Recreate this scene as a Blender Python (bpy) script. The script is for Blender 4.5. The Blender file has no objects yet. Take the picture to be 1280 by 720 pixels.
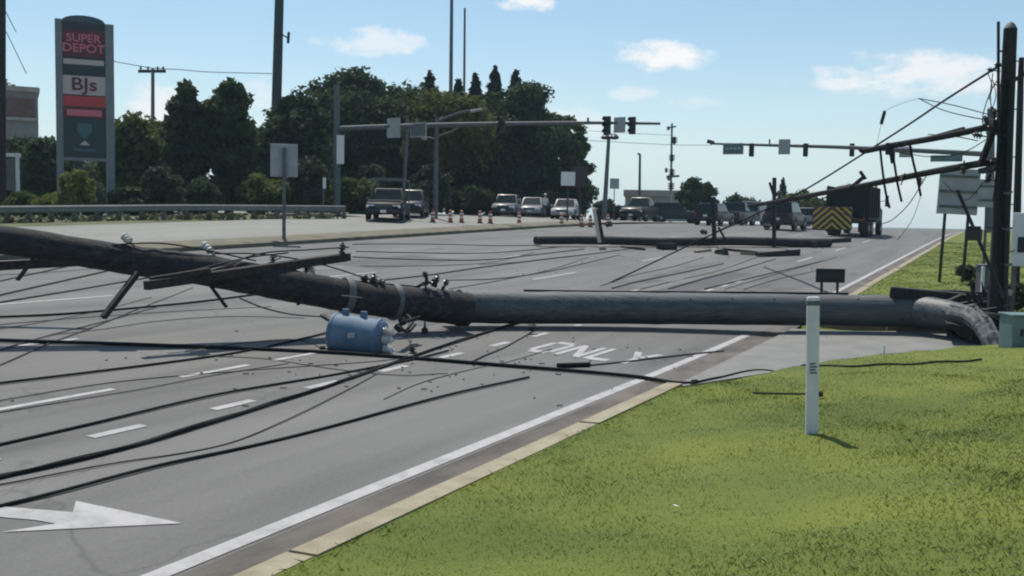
import bpy, bmesh, math, random
import numpy as np
from mathutils import Vector, Matrix

R = math.radians
random.seed(7)
rng = np.random.default_rng(7)
S = bpy.context.scene
C = S.collection

# ------------------------------------------------------------------ camera
FPX = 1250.0                      # focal length in pixels of the 1280 px wide photograph
EYE = 2.2
YAW, PITCH, ROLL = R(26.74), R(3.98), R(1.0)
ca, sa = math.cos(YAW), math.sin(YAW)
fwd_h, right_h, up_w = Vector((-sa, ca, 0)), Vector((ca, sa, 0)), Vector((0, 0, 1))
fwd = fwd_h * math.cos(PITCH) - up_w * math.sin(PITCH)
up0 = up_w * math.cos(PITCH) + fwd_h * math.sin(PITCH)
cam_r = right_h * math.cos(ROLL) + up0 * math.sin(ROLL)
cam_u = up0 * math.cos(ROLL) - right_h * math.sin(ROLL)
EYEP = Vector((0, 0, EYE))
cd = bpy.data.cameras.new("camera")
cd.sensor_width = 36
cd.lens = 36 * FPX / 1280
cd.clip_start, cd.clip_end = 0.1, 12000
cam = bpy.data.objects.new("camera", cd)
C.objects.link(cam)
cam.matrix_world = Matrix((
    (cam_r.x, cam_u.x, -fwd.x, 0), (cam_r.y, cam_u.y, -fwd.y, 0),
    (cam_r.z, cam_u.z, -fwd.z, EYE), (0, 0, 0, 1)))
S.camera = cam

# ------------------------------------------------------------------ sun, sky, exposure
SUN_EL = R(61)
SUN_LEFT = YAW + R(16)            # degrees left of the road direction (+Y)
sun_dir = Vector((-math.sin(SUN_LEFT) * math.cos(SUN_EL), math.cos(SUN_LEFT) * math.cos(SUN_EL), math.sin(SUN_EL)))
ld = bpy.data.lights.new("sun", 'SUN')
ld.energy, ld.angle, ld.color = 4.1, R(0.53), (1.0, 0.94, 0.83)
sun = bpy.data.objects.new("sun", ld)
C.objects.link(sun)
sun.rotation_euler = (-sun_dir).to_track_quat('-Z', 'Y').to_euler()
S.view_settings.view_transform = 'Standard'
S.view_settings.look = 'None'
S.view_settings.exposure = 0.22
S.view_settings.gamma = 1.0
S.cycles.filter_width = 2.1
S.view_settings.use_curve_mapping = False


def ray(px, py):
    return (fwd * FPX + cam_r * (px - 640) - cam_u * (py - 360)).normalized()


def at(px, py, depth):
    """point seen at a measured pixel, at a given distance along the view axis"""
    d = ray(px, py)
    return EYEP + d * (depth / d.dot(fwd_h))


W = bpy.data.worlds.new("World")
S.world = W
W.use_nodes = True
nt = W.node_tree
nt.nodes.clear()


def N(tree, typ, **kw):
    n = tree.nodes.new(typ)
    for k, v in kw.items():
        setattr(n, k, v)
    return n


def L(tree, a, b):
    tree.links.new(a, b)


def math_node(tree, op, a, b=None, c=None, clamp=False):
    n = N(tree, 'ShaderNodeMath', operation=op)
    n.use_clamp = clamp
    for i, v in enumerate((a, b, c)):
        if v is None:
            continue
        if isinstance(v, (int, float)):
            n.inputs[i].default_value = v
        else:
            L(tree, v, n.inputs[i])
    return n.outputs[0]


sky = N(nt, 'ShaderNodeTexSky', sky_type='NISHITA')
sky.sun_disc = False
sky.sun_elevation = SUN_EL
sky.sun_rotation = -SUN_LEFT
sky.altitude = 50
sky.air_density, sky.dust_density, sky.ozone_density = 1.0, 0.6, 1.6
tc = N(nt, 'ShaderNodeTexCoord')
nrm = N(nt, 'ShaderNodeVectorMath', operation='NORMALIZE')
L(nt, tc.outputs['Generated'], nrm.inputs[0])
nz = N(nt, 'ShaderNodeTexNoise')
nz.inputs['Scale'].default_value = 26
nz.inputs['Detail'].default_value = 7
nz.inputs['Roughness'].default_value = 0.62
mp = N(nt, 'ShaderNodeMapping')
mp.inputs['Scale'].default_value = (1, 1, 1.9)
L(nt, nrm.outputs[0], mp.inputs[0])
L(nt, mp.outputs[0], nz.inputs['Vector'])
CLOUDS = [  # direction measured in the photograph, half width and half height in degrees, density
    (826, 70, 3.0, 1.0, 1.0), (462, 52, 3.6, 0.95, 0.62), (655, 3, 1.7, 0.7, 0.95), (1150, 92, 6.2, 1.35, 0.8),
    (1235, 100, 4.0, 1.1, 0.7), (790, 118, 1.5, 0.5, 0.45), (865, 128, 1.8, 0.5, 0.3), (205, 132, 2.2, 1.6, 0.75),
    (715, 150, 3.2, 1.1, 0.5), (330, 128, 2.4, 1.4, 0.5), (1120, 252, 7.0, 1.5, 0.42),
    (-500, 60, 6.0, 1.6, 0.8), (-180, 120, 4.0, 1.2, 0.7), (1650, 70, 5.0, 1.5, 0.8), (500, -420, 6.0, 2.6, 0.7), (1000, -300, 5.0, 1.8, 0.7)]
mask = None
for (px, py, hw, hh, dens) in CLOUDS:
    d = ray(px, py)
    rt = d.cross(up_w).normalized()
    upv = rt.cross(d).normalized()
    comps = []
    for vec, half in ((rt, math.tan(R(hw))), (upv, math.tan(R(hh)))):
        dn = N(nt, 'ShaderNodeVectorMath', operation='DOT_PRODUCT')
        L(nt, nrm.outputs[0], dn.inputs[0])
        dn.inputs[1].default_value = vec
        q = math_node(nt, 'DIVIDE', dn.outputs['Value'], half)
        comps.append(math_node(nt, 'MULTIPLY', q, q))
    fd = N(nt, 'ShaderNodeVectorMath', operation='DOT_PRODUCT')
    L(nt, nrm.outputs[0], fd.inputs[0])
    fd.inputs[1].default_value = d
    front = math_node(nt, 'GREATER_THAN', fd.outputs['Value'], 0.3)
    r2 = math_node(nt, 'ADD', comps[0], comps[1])
    fall = math_node(nt, 'SUBTRACT', 1.0, r2)
    n5 = math_node(nt, 'MULTIPLY', math_node(nt, 'SUBTRACT', nz.outputs['Fac'], 0.5), 3.4)
    v = math_node(nt, 'ADD', fall, n5)
    mr = N(nt, 'ShaderNodeMapRange', interpolation_type='SMOOTHSTEP')
    L(nt, v, mr.inputs['Value'])
    mr.inputs['From Min'].default_value = 0.1
    mr.inputs['From Max'].default_value = 1.15
    mr.inputs['To Max'].default_value = dens
    m1 = math_node(nt, 'MULTIPLY', mr.outputs[0], front)
    mask = m1 if mask is None else math_node(nt, 'MAXIMUM', mask, m1)
# humid summer air: the sky is a little less saturated than the clear-air model, and pale at the horizon
sep = N(nt, 'ShaderNodeSeparateXYZ')
L(nt, nrm.outputs[0], sep.inputs[0])
hz = N(nt, 'ShaderNodeMapRange', interpolation_type='SMOOTHSTEP')
L(nt, sep.outputs['Z'], hz.inputs['Value'])
hz.inputs['From Min'].default_value, hz.inputs['From Max'].default_value = -0.02, 0.20
hz.inputs['To Min'].default_value, hz.inputs['To Max'].default_value = 0.75, 0.08
mixh = N(nt, 'ShaderNodeMixRGB')
L(nt, hz.outputs[0], mixh.inputs['Fac'])
tint = N(nt, 'ShaderNodeMixRGB', blend_type='MULTIPLY')
tint.inputs['Fac'].default_value = 1
L(nt, sky.outputs[0], tint.inputs[1])
tint.inputs[2].default_value = (0.92, 1.05, 1.03, 1)
L(nt, tint.outputs[0], mixh.inputs[1])
mixh.inputs[2].default_value = (6.9, 7.7, 7.9, 1)
mixc = N(nt, 'ShaderNodeMixRGB')
L(nt, mask, mixc.inputs['Fac'])
L(nt, mixh.outputs[0], mixc.inputs[1])
mixc.inputs[2].default_value = (8.6, 8.5, 8.5, 1)
bg = N(nt, 'ShaderNodeBackground')
bg.inputs['Strength'].default_value = 0.1
L(nt, mixc.outputs[0], bg.inputs['Color'])
wo = N(nt, 'ShaderNodeOutputWorld')
L(nt, bg.outputs[0], wo.inputs['Surface'])

# ------------------------------------------------------------------ the lie of the land
def sst(a, b, v):
    u = np.clip((np.asarray(v, float) - a) / (b - a), 0, 1)
    return u * u * (3 - 2 * u)


_ys = np.linspace(-60, 700, 3801)
_sl = 0.0275 * sst(10, 30, _ys) * (1 - sst(60, 100, _ys)) - 0.02 * sst(100, 150, _ys) * (1 - sst(170, 240, _ys))
_pz = np.concatenate([[0], np.cumsum((_sl[1:] + _sl[:-1]) / 2 * np.diff(_ys))])


def hgt(x, y):
    """height of the road plane: rises along the road, banked up to the left, crests far off"""
    t = -np.asarray(x, float)
    y = np.asarray(y, float)
    p = np.interp(y, _ys, _pz)
    c = 0.045 * np.clip(t - 4.2, 0, 32) * (1 - 0.6 * sst(50, 95, y))
    return p + c


APRON = [(-3.98, 12.5), (-3.3, 14.2), (-1.9, 15.9), (-0.3, 17.0), (0.9, 17.6), (2.2, 19.8), (0.5, 21.9), (-1.2, 21.6), (-2.9, 20.75), (-3.98, 20.5)]


def poly_sdf(x, y, poly):
    x = np.asarray(x, float)
    y = np.asarray(y, float)
    d = np.full(x.shape, 1e9)
    inside = np.zeros(x.shape, bool)
    n = len(poly)
    for i in range(n):
        x0, y0 = poly[i]
        x1, y1 = poly[(i + 1) % n]
        ex, ey = x1 - x0, y1 - y0
        u = np.clip(((x - x0) * ex + (y - y0) * ey) / (ex * ex + ey * ey), 0, 1)
        d = np.minimum(d, np.hypot(x - x0 - u * ex, y - y0 - u * ey))
        cond = ((y0 > y) != (y1 > y)) & (x < (x1 - x0) * (y - y0) / ((y1 - y0) if y1 != y0 else 1e-9) + x0)
        inside ^= cond
    return np.where(inside, -d, d)


def bank(x, y):
    return sst(-0.35, 0.75, np.asarray(x) + 1.5 - 0.2 * (np.asarray(y) - 4.8))


def lawn_h(x, y):
    x = np.asarray(x, float)
    y = np.asarray(y, float)
    b = hgt(np.minimum(x, -4.2), y) + 0.12
    near = 1 - sst(14, 21, y)
    m = 0.12 * sst(-3.8, -2.2, x) + 0.16 * sst(-2.6, -1.2, x) + 0.17 * sst(-1.4, 0.6, x) + 0.12 * sst(0.5, 4, x)
    m = m + 0.13 * bank(x, y) * sst(2.0, 5.0, y)
    m = m * near + (0.10 * sst(-3.6, 2, x) + 0.1 * sst(2, 14, x)) * (1 - near)
    wob = 0.02 * np.sin(x * 2.1 + y * 1.3) + 0.014 * np.sin(x * 4.7 - y * 2.9 + 1) + 0.01 * np.sin(7.3 * x + 5.1 * y)
    wob *= sst(-3.8, -3.2, x)
    z = b + m + wob
    sd = poly_sdf(x, y, APRON)
    k = sst(0.02, 0.55, sd)
    low = b - 0.13
    return low * (1 - k) + np.minimum(z, z) * k - 0.1 * (sd < 0.02)


def ground_z(x, y):
    if x > -3.83:
        if float(poly_sdf(np.array([x]), np.array([y]), APRON)[0]) < 0:
            return float(hgt(min(x, -4.2), y)) + 0.02
        return float(lawn_h(x, y))
    return float(hgt(x, y))


def ground(px, py):
    """where the view ray through a measured pixel meets the land"""
    d = ray(px, py)
    lo = 2.0
    s = 2.0
    while s < 260:
        p = EYEP + d * s
        if p.z < ground_z(p.x, p.y):
            break
        lo = s
        s *= 1.03
    hi = s
    for _ in range(30):
        mid = (lo + hi) / 2
        p = EYEP + d * mid
        if p.z < ground_z(p.x, p.y):
            hi = mid
        else:
            lo = mid
    return EYEP + d * hi


def spot(px, depth):
    """the point on the land in the direction of a pixel column, at a depth"""
    p = at(px, 273 + (px - 640) * 0.0175, depth)
    return Vector((p.x, p.y, ground_z(p.x, p.y)))


# ------------------------------------------------------------------ materials
MATS = {}


def mat(name, col, rough=0.7, metal=0.0, col2=None, scale=4.0, detail=4.0, bump=0.0, bscale=None, stretch=None, spec=0.5, trans=0.0, contrast=(0.35, 0.65), emit=None, local=False):
    if name in MATS:
        return MATS[name]
    m = bpy.data.materials.new(name)
    m.use_nodes = True
    t = m.node_tree
    b = t.nodes['Principled BSDF']
    b.inputs['Base Color'].default_value = (*col, 1)
    b.inputs['Roughness'].default_value = rough
    b.inputs['Metallic'].default_value = metal
    b.inputs['Specular IOR Level'].default_value = spec
    if col2 is not None or bump:
        if local:
            g = N(t, 'ShaderNodeTexCoord').outputs['Object']
        else:
            g = N(t, 'ShaderNodeNewGeometry').outputs['Position']
        mpn = N(t, 'ShaderNodeMapping')
        if stretch:
            mpn.inputs['Scale'].default_value = stretch
        L(t, g, mpn.inputs[0])
        nzn = N(t, 'ShaderNodeTexNoise')
        nzn.inputs['Scale'].default_value = scale
        nzn.inputs['Detail'].default_value = detail
        L(t, mpn.outputs[0], nzn.inputs['Vector'])
        if col2 is not None:
            rp = N(t, 'ShaderNodeValToRGB')
            rp.color_ramp.elements[0].position, rp.color_ramp.elements[1].position = contrast
            rp.color_ramp.elements[0].color = (*col, 1)
            rp.color_ramp.elements[1].color = (*col2, 1)
            L(t, nzn.outputs['Fac'], rp.inputs['Fac'])
            L(t, rp.outputs['Color'], b.inputs['Base Color'])
        if bump:
            bn = N(t, 'ShaderNodeTexNoise')
            bn.inputs['Scale'].default_value = bscale or scale * 6
            bn.inputs['Detail'].default_value = 3
            L(t, mpn.outputs[0], bn.inputs['Vector'])
            bp = N(t, 'ShaderNodeBump')
            bp.inputs['Strength'].default_value = bump
            bp.inputs['Distance'].default_value = 0.02
            L(t, bn.outputs['Fac'], bp.inputs['Height'])
            L(t, bp.outputs[0], b.inputs['Normal'])
    if trans:
        tr = N(t, 'ShaderNodeBsdfTranslucent')
        src = b.inputs['Base Color']
        if src.is_linked:
            L(t, src.links[0].from_socket, tr.inputs['Color'])
        else:
            tr.inputs['Color'].default_value = (*col, 1)
        mx = N(t, 'ShaderNodeMixShader')
        mx.inputs[0].default_value = trans
        L(t, b.outputs[0], mx.inputs[1])
        L(t, tr.outputs[0], mx.inputs[2])
        L(t, mx.outputs[0], t.nodes['Material Output'].inputs['Surface'])
    if emit:
        b.inputs['Emission Color'].default_value = (*emit[0], 1)
        b.inputs['Emission Strength'].default_value = emit[1]
    MATS[name] = m
    return m


def asphalt_mat(name, c_lo, c_hi, streak=0.5):
    """worn asphalt: broad tone patches, wheel streaks running along the road, aggregate speckle, fine cracks"""
    m = bpy.data.materials.new(name)
    m.use_nodes = True
    t = m.node_tree
    b = t.nodes['Principled BSDF']
    b.inputs['Roughness'].default_value = 0.82
    b.inputs['Specular IOR Level'].default_value = 0.35
    g = N(t, 'ShaderNodeNewGeometry').outputs['Position']

    def noise(sc, st, det):
        mpn = N(t, 'ShaderNodeMapping')
        mpn.inputs['Scale'].default_value = st
        L(t, g, mpn.inputs[0])
        n = N(t, 'ShaderNodeTexNoise')
        n.inputs['Scale'].default_value = sc
        n.inputs['Detail'].default_value = det
        L(t, mpn.outputs[0], n.inputs['Vector'])
        return n.outputs['Fac']
    broad = noise(0.5, (1, 0.35, 1), 4)
    lanes = noise(1.4, (1, 0.03, 1), 3)
    speck = noise(38, (1, 1, 1), 3)
    a = math_node(t, 'MULTIPLY', broad, 0.42)
    a = math_node(t, 'ADD', a, math_node(t, 'MULTIPLY', lanes, streak * 1.15))
    a = math_node(t, 'ADD', a, math_node(t, 'MULTIPLY', speck, 0.3))
    oil = N(t, 'ShaderNodeMapRange', interpolation_type='SMOOTHSTEP')
    L(t, noise(0.9, (1, 0.25, 1), 5), oil.inputs['Value'])
    oil.inputs['From Min'].default_value, oil.inputs['From Max'].default_value = 0.60, 0.74
    oil.inputs['To Max'].default_value = -0.22
    a = math_node(t, 'ADD', a, oil.outputs[0])
    rp = N(t, 'ShaderNodeValToRGB')
    rp.color_ramp.elements[0].position, rp.color_ramp.elements[1].position = 0.42, 0.84
    rp.color_ramp.elements[0].color = (*c_lo, 1)
    rp.color_ramp.elements[1].color = (*c_hi, 1)
    L(t, a, rp.inputs['Fac'])
    # cracks and sealed joints
    vo = N(t, 'ShaderNodeTexVoronoi', feature='DISTANCE_TO_EDGE')
    mpv = N(t, 'ShaderNodeMapping')
    mpv.inputs['Scale'].default_value = (0.30, 0.12, 0.3)
    wn = N(t, 'ShaderNodeTexNoise')
    wn.inputs['Scale'].default_value = 1.3
    wn.inputs['Detail'].default_value = 4
    L(t, g, wn.inputs['Vector'])
    wadd = N(t, 'ShaderNodeMixRGB', blend_type='ADD')
    wadd.inputs['Fac'].default_value = 1.0
    L(t, g, wadd.inputs[1])
    L(t, wn.outputs['Color'], wadd.inputs[2])
    L(t, wadd.outputs[0], mpv.inputs[0])
    L(t, mpv.outputs[0], vo.inputs['Vector'])
    vo.inputs['Scale'].default_value = 1.0
    cr = N(t, 'ShaderNodeMapRange')
    L(t, vo.outputs['Distance'], cr.inputs['Value'])
    cr.inputs['From Min'].default_value, cr.inputs['From Max'].default_value = 0.0, 0.006
    cr.inputs['To Min'].default_value, cr.inputs['To Max'].default_value = 0.72, 1.0
    mul = N(t, 'ShaderNodeMixRGB', blend_type='MULTIPLY')
    mul.inputs['Fac'].default_value = 1
    L(t, rp.outputs[0], mul.inputs[1])
    L(t, cr.outputs[0], mul.inputs[2])
    L(t, mul.outputs[0], b.inputs['Base Color'])
    bp = N(t, 'ShaderNodeBump')
    bp.inputs['Strength'].default_value = 0.35
    bp.inputs['Distance'].default_value = 0.008
    L(t, noise(70, (1, 1, 1), 2), bp.inputs['Height'])
    L(t, bp.outputs[0], b.inputs['Normal'])
    return m


M_ROAD = asphalt_mat("worn_asphalt", (0.082, 0.080, 0.080), (0.168, 0.164, 0.160))
M_FAR = asphalt_mat("pale_pavement", (0.175, 0.175, 0.165), (0.235, 0.234, 0.215))
M_GUTTER = mat("gutter_dirt", (0.075, 0.068, 0.062), 0.95, col2=(0.15, 0.13, 0.115), scale=2.4, stretch=(1, 0.4, 1), bump=0.4, bscale=30)
M_KERB = mat("kerb_concrete", (0.23, 0.20, 0.135), 0.9, col2=(0.32, 0.29, 0.205), scale=3.5, bump=0.3, bscale=40)
M_APRON = mat("apron_concrete", (0.165, 0.165, 0.16), 0.9, col2=(0.21, 0.208, 0.20), scale=1.6, bump=0.25, bscale=45)
M_SOIL = mat("turf_soil", (0.074, 0.105, 0.010), 0.95, col2=(0.134, 0.157, 0.018), scale=0.55, stretch=(0.6, 1.5, 1), detail=6, bump=0.6, bscale=26)
M_SOIL2 = mat("rough_ground", (0.06, 0.075, 0.03), 0.95, col2=(0.11, 0.115, 0.05), scale=0.4, bump=0.4, bscale=8)
M_BLADE = mat("grass_blade", (0.074, 0.108, 0.010), 0.8, spec=0.1, col2=(0.142, 0.165, 0.018), scale=0.55, detail=6, trans=0.55, stretch=(0.6, 1.5, 1), contrast=(0.38, 0.66))
M_CLOVER = mat("clover_leaf", (0.068, 0.096, 0.022), 0.8, spec=0.1, col2=(0.125, 0.148, 0.045), scale=3.0, trans=0.5)
M_STRAW = mat("dry_grass", (0.26, 0.25, 0.11), 0.7, trans=0.25)
M_CLOVERF = mat("clover_flower", (0.30, 0.30, 0.18), 0.8, trans=0.3)
M_WEED = mat("weed_green", (0.10, 0.13, 0.05), 0.7, col2=(0.2, 0.19, 0.12), scale=1.2, trans=0.25)


def paint_mat():
    m = bpy.data.materials.new("road_paint")
    m.use_nodes = True
    t = m.node_tree
    b = t.nodes['Principled BSDF']
    b.inputs['Roughness'].default_value = 0.8
    g = N(t, 'ShaderNodeNewGeometry').outputs['Position']
    n = N(t, 'ShaderNodeTexNoise')
    n.inputs['Scale'].default_value = 3.5
    n.inputs['Detail'].default_value = 8
    n.inputs['Roughness'].default_value = 0.7
    L(t, g, n.inputs['Vector'])
    rp = N(t, 'ShaderNodeValToRGB')
    e = rp.color_ramp.elements
    e[0].position, e[1].position = 0.34, 0.56
    e[0].color, e[1].color = (0.27, 0.265, 0.27, 1), (0.39, 0.38, 0.39, 1)
    L(t, n.outputs['Fac'], rp.inputs['Fac'])
    L(t, rp.outputs[0], b.inputs['Base Color'])
    return m


M_PAINT = paint_mat()
def grain_mat(name, c0, c1, c2, rough=0.85, spec=0.25):
    """weathered pole surface: long streaks and checks that follow the trunk"""
    m = bpy.data.materials.new(name)
    m.use_nodes = True
    t = m.node_tree
    b = t.nodes['Principled BSDF']
    b.inputs['Roughness'].default_value = rough
    b.inputs['Specular IOR Level'].default_value = spec
    g = N(t, 'ShaderNodeNewGeometry').outputs['Position']
    rot = N(t, 'ShaderNodeMapping')
    rot.inputs['Rotation'].default_value = (0, 0, -YAW)
    L(t, g, rot.inputs[0])
    st = N(t, 'ShaderNodeMapping')
    st.inputs['Scale'].default_value = (0.07, 1, 1)
    L(t, rot.outputs[0], st.inputs[0])
    n1 = N(t, 'ShaderNodeTexNoise')
    n1.inputs['Scale'].default_value, n1.inputs['Detail'].default_value, n1.inputs['Roughness'].default_value = 16, 6, 0.65
    L(t, st.outputs[0], n1.inputs['Vector'])
    n2 = N(t, 'ShaderNodeTexNoise')
    n2.inputs['Scale'].default_value, n2.inputs['Detail'].default_value = 1.7, 5
    L(t, rot.outputs[0], n2.inputs['Vector'])
    rp = N(t, 'ShaderNodeValToRGB')
    e = rp.color_ramp.elements
    e[0].position, e[1].position = 0.34, 0.66
    e[0].color, e[1].color = (*c0, 1), (*c1, 1)
    L(t, n1.outputs['Fac'], rp.inputs['Fac'])
    mx = N(t, 'ShaderNodeMixRGB')
    mr = N(t, 'ShaderNodeMapRange', interpolation_type='SMOOTHSTEP')
    L(t, n2.outputs['Fac'], mr.inputs['Value'])
    mr.inputs['From Min'].default_value, mr.inputs['From Max'].default_value = 0.45, 0.7
    mr.inputs['To Max'].default_value = 0.75
    L(t, mr.outputs[0], mx.inputs['Fac'])
    L(t, rp.outputs[0], mx.inputs[1])
    mx.inputs[2].default_value = (*c2, 1)
    L(t, mx.outputs[0], b.inputs['Base Color'])
    bp = N(t, 'ShaderNodeBump')
    bp.inputs['Strength'].default_value, bp.inputs['Distance'].default_value = 0.7, 0.02
    L(t, n1.outputs['Fac'], bp.inputs['Height'])
    L(t, bp.outputs[0], b.inputs['Normal'])
    MATS[name] = m
    return m


M_WOOD_OLD = mat("weathered_pole_wood", (0.022, 0.021, 0.023), 0.9, col2=(0.045, 0.042, 0.044), scale=9, stretch=(0.25, 1, 1), bump=0.5, bscale=30)
M_POLESTEEL = mat("grey_green_pole", (0.045, 0.055, 0.056), 0.8, col2=(0.068, 0.082, 0.084), scale=3, stretch=(0.35, 1, 1), bump=0.35, bscale=28)
M_WOOD = grain_mat("split_grey_wood", (0.018, 0.017, 0.019), (0.055, 0.052, 0.054), (0.03, 0.028, 0.03))
M_BUTT = grain_mat("pale_torn_wood", (0.07, 0.076, 0.08), (0.18, 0.185, 0.19), (0.11, 0.115, 0.12))
M_POLESTEEL = grain_mat("weathered_grey_pole", (0.036, 0.043, 0.046), (0.095, 0.108, 0.114), (0.058, 0.067, 0.07), 0.5, 0.5)
M_WOODUP = mat("dark_creosote_wood", (0.014, 0.013, 0.013), 0.9, col2=(0.034, 0.031, 0.03), scale=9, stretch=(1, 1, 0.12), bump=0.5, bscale=30)
M_ARM = mat("crossarm_timber", (0.02, 0.017, 0.016), 0.9, col2=(0.045, 0.038, 0.034), scale=12, bump=0.4)
M_SPLINT = mat("fresh_split_wood", (0.30, 0.22, 0.13), 0.8, col2=(0.44, 0.34, 0.22), scale=20, bump=0.5)
M_CABLE = mat("black_cable", (0.010, 0.010, 0.011), 0.85, col2=(0.02, 0.02, 0.021), scale=6, spec=0.2)
M_WIRE = mat("oxidised_wire", (0.028, 0.028, 0.029), 0.8, col2=(0.045, 0.043, 0.042), scale=8)
M_IRON = mat("black_iron", (0.012, 0.012, 0.014), 0.75, col2=(0.025, 0.024, 0.023), scale=20)
M_GALV = mat("galvanised_steel", (0.28, 0.29, 0.30), 0.5, metal=0.6, col2=(0.38, 0.39, 0.40), scale=6)
M_DGALV = mat("dull_grey_steel", (0.085, 0.095, 0.10), 0.7, col2=(0.12, 0.13, 0.135), scale=4)
M_PORC = mat("glazed_porcelain", (0.62, 0.62, 0.60), 0.25, col2=(0.5, 0.49, 0.47), scale=10)
M_BROWNPORC = mat("brown_porcelain", (0.06, 0.035, 0.025), 0.25)
M_TANK = mat("blue_grey_tank_paint", (0.07, 0.135, 0.22), 0.7, col2=(0.11, 0.175, 0.255), scale=5, bump=0.12, bscale=30)
M_WHITEP = mat("white_marker_plastic", (0.74, 0.72, 0.74), 0.7, col2=(0.62, 0.60, 0.62), scale=6)
M_WHITE = mat("white_paint", (0.72, 0.72, 0.72), 0.5)
M_BLACK = mat("black_paint", (0.018, 0.018, 0.02), 0.5)
M_RUBBER = mat("tyre_rubber", (0.02, 0.02, 0.02), 0.85)
M_GLASS = mat("dark_vehicle_glass", (0.010, 0.016, 0.016), 0.12, spec=0.35)
M_CHROME = mat("bright_trim", (0.55, 0.55, 0.56), 0.2, metal=1.0)
M_LAMP = mat("headlamp_lens", (0.75, 0.78, 0.8), 0.08, spec=0.9)
M_RED = mat("red_lens", (0.16, 0.01, 0.01), 0.25)
M_AMBER = mat("amber_lens", (0.5, 0.16, 0.01), 0.25)
M_SIGNBACK = mat("sign_back_aluminium", (0.30, 0.31, 0.325), 0.7, col2=(0.38, 0.39, 0.405), scale=2)
M_ORANGE = mat("traffic_orange", (0.36, 0.075, 0.03), 0.55)
M_YELLOW = mat("chevron_yellow", (0.46, 0.30, 0.03), 0.4)
M_BARK = mat("tree_bark", (0.05, 0.042, 0.034), 0.95, col2=(0.09, 0.078, 0.065), scale=8, stretch=(1, 1, 0.3), bump=0.6)


def leaf_mat(name, a, b, trans=0.22):
    return mat(name, a, 0.85, col2=b, scale=0.55, detail=3, trans=trans, contrast=(0.3, 0.7), spec=0.12)


M_LEAF = {
    'dark': leaf_mat("leaf_dark_green", (0.028, 0.05, 0.025), (0.075, 0.105, 0.042), 0.32),
    'mid': leaf_mat("leaf_mid_green", (0.06, 0.095, 0.03), (0.12, 0.15, 0.05), 0.4),
    'light': leaf_mat("leaf_light_green", (0.06, 0.085, 0.03), (0.11, 0.135, 0.05), 0.3),
    'yellow': leaf_mat("leaf_yellow_green", (0.12, 0.15, 0.035), (0.20, 0.22, 0.06), 0.35),
    'olive': leaf_mat("leaf_olive_green", (0.06, 0.08, 0.025), (0.12, 0.135, 0.04), 0.35),
    'grey': leaf_mat("leaf_grey_green", (0.04, 0.055, 0.034), (0.07, 0.085, 0.05)),
    'needle': leaf_mat("needle_dark", (0.018, 0.032, 0.022), (0.035, 0.052, 0.03), 0.1),
}


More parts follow.
